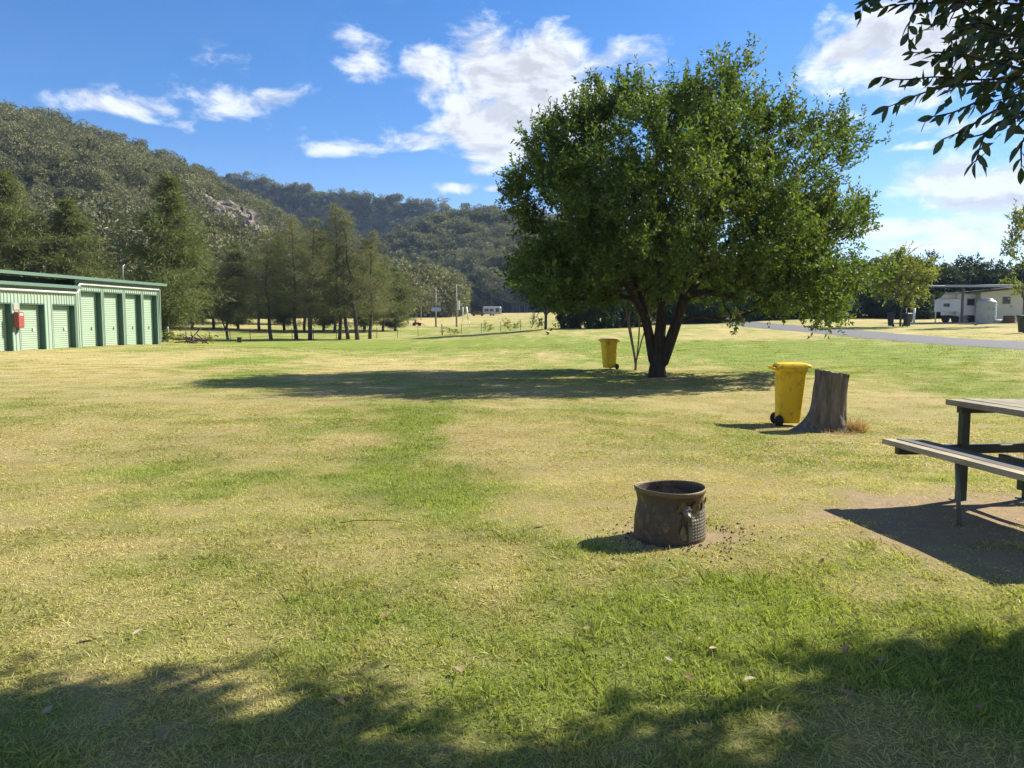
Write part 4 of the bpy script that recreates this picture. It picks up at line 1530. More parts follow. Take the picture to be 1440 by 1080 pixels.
flut = fbm(np.stack([np.cos(A) * 6, np.sin(A) * 6, H_ * .7], -1), 16, 3) - .5
rad_ = base + root + nzv * .13 + flut * .075 + (fbm(np.stack([np.cos(A) * 14, np.sin(A) * 14, H_ * 3], -1), 18, 2) - .5) * .02
lean_x = .045 * H_
ring = np.stack([np.cos(A) * rad_ + lean_x, np.sin(A) * rad_, H_ + (H_ > .9) * 0], -1)
ring[-1, :, 2] += -.05 * np.cos(A[-1]) + .10 * nzv[-1] + .05 * flut[-1]
ring[-2, :, 2] += -.045 * np.cos(A[-2])
MB().loft(ring, smooth=True, cap1=False).build('bark', M['stump'], stump)
top = ring[-1]
ctop = top.mean(0)
rg = [top, ctop + (top - ctop) * .93 + np.array((0, 0, -.012)), ctop + (top - ctop) * .5 + np.array((0, 0, .01)), ctop + (top - ctop) * .08 + np.array((0, 0, -.02))]
MB().loft(np.array(rg), cap0=False, smooth=False).build('cut_top', M['stump_top'], stump)
# dry straw tuft at its foot
rng = np.random.default_rng(44)
def tuft(n, R0, h0, h1, w_, rng, lean=.5):
    a = rng.uniform(0, 6.28, n); r = R0 * np.sqrt(rng.uniform(0, 1, n))
    base_ = np.column_stack([r * np.cos(a), r * np.sin(a), np.full(n, -.02)])
    d = np.column_stack([rng.normal(size=n) * lean, rng.normal(size=n) * lean, np.ones(n)])
    d = unit(d)
    hh = rng.uniform(h0, h1, n)[:, None]
    side = unit(np.cross(d, rng.normal(size=(n, 3)))) * w_
    m1 = base_ + d * hh * .55
    tip = base_ + d * hh + np.column_stack([d[:, :2] * hh * .35, -hh[:, 0] * .12])
    V = np.stack([base_ - side, base_ + side, m1 + side * .8, m1 - side * .8, tip], 1).reshape(-1, 3)
    i = np.arange(n)[:, None] * 5
    return V, [i + np.array([[0, 1, 2, 3]]), i + np.array([[3, 2, 4]])]
pt = gpt(1201, 12.15)
V, F = tuft(420, .17, .10, .34, .004, rng)
o = link('straw_tuft', mesh_np('straw_tuft', V, F), M['straw'])
o.location = pt
tag(o, 'tuft of dry orange straw grass at the right foot of the stump', 'grass', kind='stuff')
V, F = tuft(300, .30, .05, .16, .004, rng, lean=.9)
o = link('straw_tuft', mesh_np('straw_tuft', V, F), M['straw'])
o.location = gpt(1178, 11.95)
tag(o, 'scattered dry straw in front of the stump', 'grass', kind='stuff')

# ------------------------------------------------------------------ fire drum (old washing machine drum)
M['drum'] = pmat('drum', (.075, .058, .040), .6, .35, 9, .5, 70, (.20, .125, .06), metal=.3, thr=(.50, .70))
M['drum_rim'] = pmat('drum_rim', (.15, .11, .055), .6, .25, 8, .2, 60, (.09, .07, .05), metal=.3, thr=(.5, .7))
M['drum_panel'] = pmat('drum_panel', (.17, .15, .12), .5, .25, 10, .15, 60, (.09, .07, .05), metal=.4, thr=(.5, .75))
pd = gpt(940.5, 5.22)
drum = thing('fire_drum', 'dented rusty steel drum used as a fire pit on the lawn', 'fire pit', pd)
na, nz_ = 132, 52
aa = np.linspace(0, 2 * np.pi, na, endpoint=False)
hz = np.linspace(-.02, .345, nz_)
A, H_ = np.meshgrid(aa, hz)
prof = np.interp(H_, [-.02, .02, .06, .14, .22, .255, .29, .345], [.244, .244, .242, .238, .233, .227, .229, .236])
dent = lambda a0, wa, h0, wh, k: k * np.exp(-(((A - a0 + np.pi) % (2 * np.pi) - np.pi) / wa) ** 2 - ((H_ - h0) / wh) ** 2)
rad_ = prof - dent(3.4, .35, .27, .05, .022) - dent(4.95, .10, .14, .10, .03) - dent(5.25, .22, .26, .03, .024) + dent(5.12, .07, .18, .07, .016) - dent(2.9, .5, .22, .06, .008)
rad_ += (fbm(np.stack([np.cos(A) * 2, np.sin(A) * 2, H_ * 7], -1), 19, 3) - .5) * .014
# pressed dimple field on the right of the torn seam
dim = np.clip((A - 5.02) / .08, 0, 1) * np.clip((6.25 - A) / .1, 0, 1) * np.clip((H_ - .035) / .02, 0, 1) * np.clip((.235 - H_) / .02, 0, 1)
rad_ += dim * .0045 * np.sin(A * 66) * np.sin(H_ * 2 * np.pi / .026)
ring = np.stack([np.cos(A) * rad_, np.sin(A) * rad_, H_], -1)
inner = ring[::-1].copy()
inner[..., 0] *= .975; inner[..., 1] *= .975
MB().loft(np.concatenate([ring, inner[:30]]), smooth=True, cap0=False, cap1=False).build('shell', M['drum'], drum)
# dimpled panel: a finer pressed sheet over the right of the shell
pa, ph = np.meshgrid(np.linspace(5.06, 6.45, 13 * 7 + 1), np.linspace(.03, .225, 9 * 7 + 1))
pr = np.interp(ph, [-.02, .02, .06, .14, .22, .255], [.244, .244, .242, .238, .233, .227]) + .004
du, dv = (pa - 5.06) / (6.45 - 5.06) * 13, (ph - .03) / .195 * 9
edge_ = np.clip(np.minimum(np.minimum(du, 13 - du), np.minimum(dv, 9 - dv)) * 2, 0, 1)
pr = pr + edge_ * .0045 * np.clip(np.sin(du * np.pi * 2) * .5 + np.sin(dv * np.pi * 2) * .5 + .1, 0, 1) - .012 * np.exp(-((pa - 5.35) / .12) ** 2 - ((ph - .20) / .03) ** 2)
MB().sheet(np.stack([np.cos(pa) * pr, np.sin(pa) * pr, ph], -1), smooth=True).build('dimpled_panel', M['drum_panel'], drum)
# rolled rim
tr_ = [(.243 + .012 * math.cos(2 * a + .4) * .5, a) for a in np.linspace(0, 2 * np.pi, 65)]
rim = MB()
rp_ = []
for (z, dr) in [(.325, .003), (.327, .009), (.346, .012), (.358, .011), (.360, .006), (.352, .002), (.330, .001)]:
    rp_.append([((.232 + dr) * math.cos(a), (.232 + dr) * math.sin(a), z + .006 * math.sin(a * 2 + 1) - .004 * math.sin(a)) for a in aa])
rim.loft(np.array(rp_), smooth=True, cap0=False, cap1=False)
rim.build('rim', M['drum_rim'], drum)
# torn inner liner with a ragged edge
rag = .262 + .05 * (fbm(np.stack([np.cos(aa) * 3, np.sin(aa) * 3, aa * 0], -1), 23, 4) - .35) + .045 * np.clip(np.sin(aa - .3), -.5, 1)
lin = np.array([[(.209 * math.cos(a), .209 * math.sin(a), z) for a in aa] for z in (.10, .20)] + [[(.205 * math.cos(a), .205 * math.sin(a), zz) for a, zz in zip(aa, rag)]] + [[(.188 * math.cos(a), .188 * math.sin(a), zz + .008) for a, zz in zip(aa, rag)]])
MB().loft(lin, smooth=True, cap0=False, cap1=False).build('liner', M['liner'], drum)
# ash bed inside
g_ = np.array([[(r * math.cos(a), r * math.sin(a), .07 + .05 * float(vnoise(np.array((r * 14 * math.cos(a), r * 14 * math.sin(a), 1.)))) - .03 * r / .2) for a in np.append(aa[::4], aa[0])] for r in (.005, .05, .1, .15, .2)])
MB().sheet(g_).build('ash_bed', M['ash'], drum)
# torn flaps of sheet metal along the split seam


def flap(a0, z0, h, w0, lift, lean):
    r0 = .232
    c_ = np.array((math.cos(a0), math.sin(a0), 0)); s_ = np.array((-math.sin(a0), math.cos(a0), 0))
    g = []
    for v in np.linspace(0, 1, 6):
        rowp = []
        for u in np.linspace(-1, 1, 5):
            wv = w0 * (1 - .75 * v ** 1.3)
            rowp.append(c_ * (r0 + lift * v ** 1.6 + .006 * math.sin(5 * u + v * 4)) + s_ * (wv * u + lean * v) + np.array((0, 0, z0 + h * v + .008 * math.sin(3 * u + 2 * v))))
        g.append(rowp)
    return MB().sheet(np.array(g))


flap(4.93, .035, .11, .034, .03, -.015).build('torn_flap', M['drum_panel'], drum)
flap(4.98, .265, -.055, .04, .035, .01).build('torn_flap', M['drum_panel'], drum)
flap(4.86, .24, .065, .04, .012, .012).build('torn_flap', M['drum_rim'], drum)
flap(5.3, .215, .08, .05, .016, .0).build('torn_flap', M['drum_rim'], drum)
flap(5.75, .235, .07, .035, .014, .02).build('torn_flap', M['drum_rim'], drum)
# charcoal crumbs round the drum
rng = np.random.default_rng(8)
n = 340
a = rng.uniform(0, 6.28, n); r = .24 + np.abs(rng.normal(size=n)) * .17
cx = r * np.cos(a) * 1.15 + .10; c_y = r * np.sin(a)
mb = MB()
for k in range(n):
    s = rng.uniform(.003, .010)
    x, y = pd[0] + cx[k], pd[1] + c_y[k]
    v = unit(rng.normal(size=(6, 3)))
    q = np.array([(1, 0, 0), (-1, 0, 0), (0, 1, 0), (0, -1, 0), (0, 0, 1), (0, 0, -1)]) * s * rng.uniform(.6, 1.3, (6, 1)) + rng.normal(size=(6, 3)) * s * .2
    mb.add(q + np.array((x, y, gz1(x, y) + s * .5)), [(0, 2, 4), (2, 1, 4), (1, 3, 4), (3, 0, 4), (2, 0, 5), (1, 2, 5), (3, 1, 5), (0, 3, 5)])
o = mb.build('charcoal', M['ash'])
tag(o, 'black charcoal crumbs and ash scattered round the fire drum', 'charcoal', kind='stuff')

# ------------------------------------------------------------------ picnic table
tdir = unit(np.array((.10, -1.0, 0)))        # along the table, towards the camera
tside = np.array((-tdir[1], tdir[0], 0)); tside = tside if tside[0] > 0 else -tside   # away from the near bench
to = unproj(1330, 561, 6.30)                  # far left corner of the table top
gzt = gz1(to[0] + .2, to[1] - .6)
zt_ = to[2] - gzt
T0 = np.array((to[0], to[1], gzt))
table = thing('picnic_table', 'weathered timber picnic table with a fixed bench on a dark green steel frame', 'table', T0)
trz = math.atan2(tdir[1], tdir[0]) + math.pi / 2
TL = 1.85


def tbox(mb, a0, a1, s0, s1, z0, z1, bevel=.006):
    """a along the table from its far end, s across from the near-left edge, z above ground"""
    c_ = tdir * (a0 + a1) / 2 + tside * (s0 + s1) / 2 + np.array((0, 0, (z0 + z1) / 2))
    return mb.box(c_, (abs(s1 - s0), abs(a1 - a0), z1 - z0), rz=trz, bevel=bevel)


def tplank(name, mat, a0, a1, s0, s1, z0, z1):
    """a plank as its own object with origin on itself so the grain differs"""
    c_ = tdir * (a0 + a1) / 2 + tside * (s0 + s1) / 2 + np.array((0, 0, (z0 + z1) / 2))
    mb = MB().box((0, 0, 0), (s1 - s0, a1 - a0, z1 - z0), bevel=.005)
    o = mb.build(name, mat, table)
    o.location = c_
    o.rotation_euler = (random.uniform(-.006, .006), random.uniform(-.004, .004), trz)
    return o


rr = random.Random(4)
for k in range(5):
    tplank('table_plank', M['plank'], rr.uniform(-.012, .012), TL + rr.uniform(-.01, .01), k * .152, k * .152 + .143, zt_ - .045 + rr.uniform(-.002, .002), zt_)
bx = [-.53, -.425, -.325]
BZ = zt_ - .30
bench_top = unproj(1250, 618, 6.15)[2] - gzt
BZ = bench_top
for k, (s0, m_) in enumerate(zip((-.555, -.452, -.349), ('plank_new', 'plank_dark', 'plank_dark'))):
    tplank('bench_plank', M[m_], (0.02, .05, .06)[k], TL + .02, s0, s0 + .095, BZ - .042, BZ)
for k, s0 in enumerate((1.02, 1.123, 1.226)):
    tplank('bench_plank', M['plank_dark'], .03, TL, s0, s0 + .095, BZ - .042, BZ)
for a in (.14, 1.45):
    for s in (.07, .66):
        mb = MB(); tbox(mb, a - .033, a + .033, s - .033, s + .033, -.02, zt_ - .046); mb.build('post', M['frame_green'], table)
        mb = MB(); tbox(mb, a - .065, a + .065, s - .065, s + .065, -.02, .006); mb.build('foot_plate', M['leg_grey'], table)
    mb = MB(); tbox(mb, a - .03, a + .03, -.50, 1.30, BZ - .115, BZ - .044); mb.build('cross_beam', M['frame_green'], table)
    mb = MB(); tbox(mb, a - .035, a + .035, .02, .72, zt_ - .10, zt_ - .047); mb.build('table_bearer', M['frame_green'], table)
mb = MB(); tbox(mb, .18, 1.41, .345, .385, BZ - .16, BZ - .117); mb.build('long_rail', M['frame_green'], table)
mb = MB()
c1 = tdir * .86 + tside * -.50 + np.array((0, 0, BZ - .044)); c2 = tdir * .90 + tside * -.485 + np.array((0, 0, -.06))
mb.tube([c1, c2], .016, 8); mb.build('bench_leg', M['leg_grey'], table)
mb = MB()
c1 = tdir * .86 + tside * 1.27 + np.array((0, 0, BZ - .044)); c2 = tdir * .90 + tside * 1.255 + np.array((0, 0, -.06))
mb.tube([c1, c2], .016, 8); mb.build('bench_leg', M['leg_grey'], table)

# ------------------------------------------------------------------ fence, posts
fpts = [(236, 58), (262, 62), (295, 66), (324, 69), (352, 71), (380, 72.5), (411, 74), (441, 75), (473, 76), (501, 77), (530, 78), (559, 79.5), (588, 81), (622, 82), (649, 82.5), (677, 82.5), (704, 82.5), (732, 82), (762, 80)]
FP = [gpt(px_, Y) for (px_, Y) in fpts]
fence = thing('wire_fence', 'low wire fence on thin posts along the far edge of the lawn', 'fence', FP[8])
for i, q in enumerate(FP):
    thick = i in (0, 13)
    mb = MB()
    if thick:
        mb.tube([(0, 0, -.2), (0, 0, 1.15)], .085, 8)
    else:
        mb.box((0, 0, .5), (.05, .05, 1.25))
    o = mb.build('post', M['timber'] if thick else M['roof_dark'], fence)
    o.location = q - FP[8]
    o.rotation_euler = (0, random.uniform(-.03, .03), 0)
for z in (.35, .65, .95):
    pts = np.array([q - FP[8] + np.array((.0, -.03, z)) for q in FP])
    MB().tube(pts, .006, 4).build('wire', M['steel'], fence)
# timber rail gate at the clipped shrubs
gp = gpt(815, 78)
gate = thing('gate', 'small dark timber gate frame between the shrubs at the fence', 'gate', gp)
for x in (0, .95):
    MB().box((x, 0, .5), (.12, .12, 1.2)).build('post', M['brown'], gate)
for z in (.35, .9):
    MB().box((.475, 0, z), (.83, .05, .08)).build('rail', M['brown'], gate)

# ------------------------------------------------------------------ power poles
def pole(px_, top, Y, label, cross):
    q = gpt(px_, Y)
    h = unproj(px_, top, Y)[2] - q[2]
    o = thing('power_pole', label, 'pole', q, 0, 'power poles beyond the fence')
    MB().tube([(0, 0, -.3), (0, 0, h * .5), (0, 0, h)], [.16, .14, .10], 10).build('shaft', M['timber'], o)
    if cross:
        c_ = MB().box((0, -.12, h - .75), (1.1, .1, .1)).build('cross_arm', M['timber'], o)
        for x in (-.45, .45):
            MB().cyl((x, -.12, h - .7), (x, -.12, h - .52), .04, 8).build('insulator', M['white_pipe'], c_)
    return o, h


po, h = pole(613, 404, 130, 'grey timber power pole with a short cross arm and a blue sign', True)
mb = MB(); mb.box((.1, -.2, 2.95), (1.6, .06, .62)); mb.build('sign_board', M['blue'], po)
mb = MB(); mb.box((.4, -.1, 3.85), (.7, .3, .4)); mb.build('junction_box', M['steel'], po)
po, h = pole(642, 399.5, 130, 'taller timber power pole carrying a white equipment cabinet', False)
mb = MB(); mb.box((.33, -.2, 3.65), (.44, .4, 1.55), bevel=.03); mb.build('cabinet', M['white_pipe'], po)
mb = MB(); mb.box((.28, -.12, 2.4), (.14, .12, 1.0)); mb.build('conduit', M['steel'], po)
q = gpt(661, 131)
lp = thing('leaning_post', 'pale leaning post with a stay propped beside the second power pole', 'post', q)
MB().tube([(0, 0, -.2), (-.28, 0, 1.1)], [.07, .07], 8).build('lower_stay', M['white_pipe'], lp)
MB().tube([(-.28, 0, 1.1), (-.62, 0, 3.3)], [.12, .16], 8).build('upper_post', M['white_pipe'], lp)
q = gpt(651, 160)
o = MB().tube([(0, 0, -.2), (0, 0, 3.0)], [.09, .08], 8).build('white_post', M['white_pipe']); o.location = q
tag(o, 'slim white post far behind the leaning post', 'post')
q = gpt(586, 132)
rb = thing('farm_machine', 'small rusty red farm implement standing in the far paddock', 'machine', q)
MB().box((0, 0, .42), (1.0, .6, .4), bevel=.06).build('engine_block', M['rust_red'], rb)
MB().box((-.2, 0, .85), (.3, .5, .5), bevel=.05).build('seat', M['rust_red'], rb)
for x in (-.45, .5):
    for y in (-.36, .36):
        MB().cyl((x, y - .08, .25), (x, y + .08, .25), .26, 14).build('wheel', M['black_rubber'], rb)
MB().tube([(.4, 0, .55), (1.0, 0, .35), (1.4, 0, .1)], .05, 6).build('drawbar', M['rust_red'], rb)


# ------------------------------------------------------------------ far white van home, sheds in the distance
def caravan(name, label, loc, rz, L, D, Hh, wins, body='van_white', lift=.45, door=None):
    o = thing(name, label, 'caravan', loc, rz)
    ring = []
    for x, k in ((-L / 2, .88), (-L / 2 + .25, 1), (L / 2 - .25, 1), (L / 2, .88)):
        prof = [(-D / 2, lift), (D / 2, lift), (D / 2, lift + (Hh - lift) * .9 * k), (D / 2 - .2, lift + (Hh - lift) * k), (-D / 2 + .2, lift + (Hh - lift) * k), (-D / 2, lift + (Hh - lift) * .9 * k)]
        ring.append([(x, y, z) for y, z in prof])
    MB().loft(np.array(ring)).build('body', M[body], o)
    for (x0, x1, z0, z1) in wins:
        w_ = MB().box(((x0 + x1) / 2, -D / 2 - .012, (z0 + z1) / 2), (x1 - x0, .02, z1 - z0)).build('window', M['glass'], o)
        MB().box(((x0 + x1) / 2, -D / 2 - .006, (z0 + z1) / 2), (x1 - x0 + .10, .02, z1 - z0 + .10)).build('frame', M['roof_grey'], w_)
    if door:
        x0, x1, z0, z1 = door
        d_ = MB().box(((x0 + x1) / 2, -D / 2 - .006, (z0 + z1) / 2), (x1 - x0, .03, z1 - z0)).build('door', M['roof_grey'], o)
        MB().box((x1 - .1, -D / 2 - .03, (z0 + z1) / 2), (.04, .04, .12)).build('handle', M['steel'], d_)
    for x in (-.4, .4):
        MB().cyl((x, -D / 2 + .04, .32), (x, -D / 2 + .24, .32), .31, 16).build('wheel', M['black_rubber'], o)
    MB().tube([(L / 2, -.4, .5), (L / 2 + 1.0, 0, .48), (L / 2, .4, .5)], .05, 6).build('tow_bar', M['steel'], o)
    return o


M['van_grey'] = pmat('van_grey', (.42, .43, .43), .5, .08, 2)  # far caravan's white, darkened: the trees' shade is put into the colour
q = gpt(692, 228)
caravan('caravan', 'white caravan far away under the trees beyond the paddock', q, 0, 5.4, 2.3, 2.75, [(-2.1, -1.0, 1.3, 2.0), (-.6, .4, 1.3, 2.0), (1.1, 2.1, 1.1, 2.2)], body='van_grey')
q = gpt(672, 226)
c_ = thing('parked_car', 'tiny orange-red car parked left of the far white caravan', 'car', q)
ring = np.array([[(x, y, z) for (x, z) in ((-1.9, .35), (1.9, .35), (2.0, .7), (1.2, .85), (.6, 1.35), (-1.0, 1.4), (-1.6, .9), (-2.0, .8))] for y in (-.8, .8)])
MB().loft(ring).build('body', M['rust_red'], c_)
MB().box((-.2, -.81, 1.1), (1.2, .03, .3)).build('window', M['glass'], c_)
for x in (-1.2, 1.2):
    for y in (-.75, .75):
        MB().cyl((x, y - .1, .3), (x, y + .1, .3), .31, 12).build('wheel', M['black_rubber'], c_)

# ------------------------------------------------------------------ cabin, carport, vans on the right
Yc = 70.0


def wz(px_, py_, Y=Yc):
    return unproj(px_, py_, Y)


q = gpt(1352, 67)
g0 = q[2]
cp = thing('carport', 'open carport with a flat grey roof beside the cream cabin', 'carport', (q[0], 67, g0))
h = unproj(1352, 404, 67)[2] - g0
ring = np.array([[(x, y, z + (.0 if x < 0 else .12)) for (y, z) in ((-.3, h), (5.5, h + .25), (5.5, h + .37), (-.3, h + .12))] for x in (-1.9, 5.8)])
MB().loft(ring).build('roof', M['roof_grey'], cp)
MB().box((2.0, -.34, h + .10), (7.5, .06, .2)).build('fascia', M['roof_grey'], cp)
for (x, y) in ((0, 0), (-1.7, 5.2), (5.6, 5.2)):
    MB().box((x, y, h / 2 + .0), (.15, .15, h + .1)).build('post', M['roof_dark'], cp)
MB().box((1.95, 2.6, -.02), (7.6, 6.2, .12)).build('slab', M['stone'], cp)
q = gpt(1366, 70)
x0 = q[0]
caravan('caravan', 'white caravan with a dark window and door under the carport', (x0 - .1, 70.3, gz1(x0, 70.3)), R(4), 3.9, 2.2, unproj(1366, 411, 70)[2] - q[2], [(-.95, -.3, 1.5, 2.05)], lift=.6, door=(.1, .55, .75, 2.05))
q = gpt(1332, 69)
caravan('camper_trailer', 'small low white camper trailer at the left end of the carport', (q[0], 69, q[2]), R(-6), 1.7, 1.4, unproj(1332, 419, 69)[2] - q[2], [(-.65, -.2, 1.45, 1.68)], lift=1.0)
q = gpt(1418, 68)
cab = thing('cabin', 'cream cabin wall with one small dark window beside the carport', 'cabin', (q[0], 68, q[2] - .1), R(-6))
xl = -2.4
hl = unproj(1384, 411, 68)[2] - q[2] + .1
hr = unproj(1440, 405, 68)[2] - q[2] + .1
ring = np.array([[(x, y, z) for (x, z) in ((xl, 0), (3.5, 0), (3.5, hr + .2), (xl, hl))] for y in (0, 5)])
MB().loft(ring).build('wall', M['cream'], cab)
ring = np.array([[(x, y, z) for (x, z) in ((xl - .9, hl - .05), (3.7, hr + .27), (3.7, hr + .39), (xl - .9, hl + .07))] for y in (-.35, 5.3)])
MB().loft(ring).build('roof', M['roof_dark'], cab)
wl = MB().box((-.25, -.012, 1.95), (.6, .03, .58)).build('window', M['glass'], cab)
MB().box((-.25, -.006, 1.95), (.7, .03, .68)).build('frame', M['roof_grey'], wl)
MB().box((.2, -.02, 1.42), (.2, .06, .18)).build('meter_box', M['tank'], cab)
MB().box((3.0, -.05, hr - .05), (1.6, .12, .12)).build('awning_roll', M['roof_grey'], cab)
q = gpt(1386, 64)
tk = thing('water_tank', 'ribbed grey plastic water tank in front of the caravan and cabin', 'tank', q)
h = unproj(1386, 425, 64)[2] - q[2]
a = np.linspace(0, 2 * np.pi, 33)[:-1]
rp2 = []
for z in np.linspace(-.1, h, 30):
    r = .74 + .012 * math.sin(z * 26)
    rp2.append([(r * math.cos(k), r * math.sin(k), z) for k in a])
for (r, z) in ((.62, h + .12), (.45, h + .22), (.44, h + .3), (.1, h + .33)):
    rp2.append([(r * math.cos(k), r * math.sin(k), z) for k in a])
MB().loft(np.array(rp2), smooth=True).build('shell', M['tank'], tk)
for (x, z) in ((-.18, .5), (.18, .5), (-.18, 1.25), (.18, 1.25)):
    MB().box((x, -.745, z), (.14, .05, .26), bevel=.01).build('moulded_panel', M['roof_grey'], tk)
q = gpt(1419, 63)
bs = thing('brown_stump', 'low brown stump beside the tank, in front of the cabin', 'stump', q)
A, H_ = np.meshgrid(np.linspace(0, 2 * np.pi, 25)[:-1], np.linspace(-.1, .62, 8))
r = (.42 + .2 * np.exp(-np.clip(H_, 0, 1) / .15)) * (1 + .35 * (fbm(np.stack([np.cos(A) * 1.5, np.sin(A) * 1.5, H_], -1), 9, 3) - .5))
MB().loft(np.stack([np.cos(A) * r, np.sin(A) * r, H_], -1), smooth=True).build('bark', M['brown'], bs)
q = gpt(1405, 63.5)
o = MB()
g_, h_ = np.meshgrid(np.linspace(0, 2 * np.pi, 13)[:-1], np.linspace(-1, 1, 6))
ring = np.stack([np.cos(g_) * np.sqrt(np.clip(1.05 - h_ ** 2, 0, 1)) * .55, np.sin(g_) * np.sqrt(np.clip(1.05 - h_ ** 2, 0, 1)) * .4, h_ * .25 + .1], -1)
ring *= 1 + .4 * (fbm(ring * 3, 3, 3) - .5)[..., None]
o.loft(ring, smooth=True)
o = o.build('rubble_heap', M['stone']); o.location = q
tag(o, 'small pale heap of rubble between the tank and the brown stump', 'rubble')
for i, (px_, Y, h, m_, lab) in enumerate([(1285, 66, 1.35, 'white_pipe', 'short white marker post right of the dark bins'), (1274, 68, 1.3, 'paper', 'thin pale stake behind the brown-lidded bin'), (1315, 67, 1.9, 'white_pipe', 'white carport prop at the left end of the camper trailer')]):
    q = gpt(px_, Y)
    o = MB().tube([(0, 0, -.2), (0, 0, h)], [.10, .10] if i == 0 else [.05, .05], 8).build('marker_post', M[m_]); o.location = q
    tag(o, lab, 'post')
# red slatted seat under the trees
q = gpt(1033, 84)
st_ = thing('slatted_seat', 'red-brown slatted seat in the shade at the end of the road', 'seat', q)
for k in range(4):
    MB().box((0, .25 + .03 * k, .55 + .2 * k), (1.9, .05, .12)).build('back_slat', M['rust_red'], st_)
for k in range(3):
    MB().box((0, -.2 + .16 * k, .45), (1.9, .13, .05)).build('seat_slat', M['rust_red'], st_)
for x in (-.8, .8):
    MB().box((x, .1, .2), (.1, .5, .5)).build('leg', M['roof_dark'], st_)

# ------------------------------------------------------------------ brush pile and timber block by the shed
q = gpt(268, 56)
bp = thing('brush_pile', 'low pile of dead branches and weeds at the right end of the shed', 'pile', q)
rng = np.random.default_rng(12)
for k in range(26):
    c_ = np.array((rng.normal() * 1.0, rng.normal() * .5, .1 + abs(rng.normal()) * .18))
    d = unit(np.array((rng.normal(), rng.normal() * .5, rng.normal() * .25))) * rng.uniform(.4, 1.0)
    MB().tube([c_ - d, c_ + rng.normal(size=3) * .06, c_ + d], [.05, .04, .02], 5).build('branch', M['brown'] if k % 3 else M['bark_grey'], bp)
rngp = np.random.default_rng(13)
for i, (px_, s) in enumerate([(235, .9), (248, .7), (292, .6)]):
    place_tree('weed', ['leafy weed against the end wall of the shed', 'leafy weed left of the brush pile', 'leafy weed right of the brush pile'][i], 'plant', WD, gpt(px_, 55.5), i, (s * 1.3, s * .8), (M['bark_grey'], M['dense']), 'weeds around the brush pile')
q = gpt(337, 66)
bl = MB()
bl.box((0, 0, .2), (.38, .38, .42), rz=.3, bevel=.03)
bl.box((0, 0, .425), (.42, .42, .04), rz=.3)
o = bl.build('timber_block', M['brown']); o.location = q
tag(o, 'small brown timber block on the grass right of the brush pile', 'block')

# ------------------------------------------------------------------ bird beyond the road
q = gpt(1371, 57)
bd = thing('bird', 'small dark bird standing on the grass beyond the road', 'bird', q, R(160))
cen = [(-.19, .145, .006), (-.12, .15, .025), (-.04, .155, .055), (.03, .17, .058), (.075, .205, .042), (.105, .24, .036), (.13, .245, .03), (.15, .24, .012), (.185, .235, .002)]
a = np.linspace(0, 2 * np.pi, 13)[:-1]
MB().loft(np.array([[(x, r * math.cos(k) * .9, z + r * math.sin(k)) for k in a] for (x, z, r) in cen]), smooth=True).build('body', M['bird'], bd)
for y in (-.022, .022):
    MB().tube([(.0, y, .12), (.01, y, .06), (.0, y, .0), (.03, y, .0)], .006, 5).build('leg', M['bird'], bd)

# ------------------------------------------------------------------ the tree overhead on the right: limbs, foliage, leaves in view
rng = np.random.default_rng(91)
OT = np.array((6.6, 3.4, gz1(6.6, 3.4)))
SHL = np.array((-SUN.x / SUN.z, -SUN.y / SUN.z))     # shadow offset per metre of height
edge_px = [(-120, 955), (0, 952), (150, 938), (300, 945), (450, 950), (480, 985), (560, 1003), (640, 1022), (720, 1020), (800, 1000), (900, 1005), (960, 1060), (1075, 1050), (1110, 905), (1200, 888), (1300, 893), (1440, 872), (1560, 860)]
EX, EY = [], []
for (px_, py_) in edge_px:
    q = ghit(px_, py_)
    EX.append(q[0]); EY.append(q[1])
o_ = np.argsort(EX)
EX, EY = np.array(EX)[o_], np.array(EY)[o_]
otg = []
tries = 0
while len(otg) < 640 and tries < 90000:
    tries += 1
    sx = rng.uniform(-4.6, 6.0)
    e = float(np.interp(sx, EX, EY))
    sy = e - .36 - abs(rng.normal()) * 1.5 - (rng.uniform() < .25) * rng.uniform(0, 2)
    if sy < -3:
        continue
    hh = rng.uniform(2.9, 6.4)
    x, y = sx - SHL[0] * hh, sy - SHL[1] * hh
    p = np.array((x, y, hh))
    if np.linalg.norm((p - np.array((6.4, 4.2, 4.6))) / np.array((4.6, 4.2, 2.2))) > 1.0:
        continue
    u_, v_, dep = proj(p)
    if dep > .2 and (-100 < u_ < 1530) and (v_ > -90):
        continue
    if np.linalg.norm(p - np.array((0, 0, 1.5))) < 1.6:
        continue
    otg.append(p)
otg = np.array(otg) - OT
trn = stem([(0, 0, -.3), (.02, 0, .6), (-.05, .05, 1.4), (-.1, .1, 2.2), (-.1, .2, 3.2)])
l1 = stem([(-.5, .2, 2.0), (-1.5, .3, 2.4), (-2.6, .3, 2.75), (-3.6, .3, 2.95)])
P, par, ch, rad = grow([(None, trn), ((-.05, .05, 1.4), l1), ((-.1, .1, 2.2), stem([(.5, .8, 3.0), (.9, 1.6, 3.8)])), ((-.1, .1, 2.2), stem([(-.8, 1.0, 3.1), (-1.6, 1.8, 3.9)]))], otg, rng, seg=.4, tip_r=.010, power=2.15)
ot = thing('overhanging_tree', 'broadleaf tree whose leafy branches hang into the top right corner', 'tree', OT)
link('trunk', branch_mesh(P, ch, rad, flare=(1, .4, .3), sides=(10, 6, 4)).mesh('trunk'), M['bark'], ot)
V, F = leaf_cloud(otg, unit(otg - np.array((0, 0, 2.5))), rng, 12, 12, .40, .10, .054, up=.0, spread=1.0, droop=.4)
cr = link('crown', mesh_np('crown', V, F), M['leaf_over'], ot)
cr['kind'] = 'stuff'


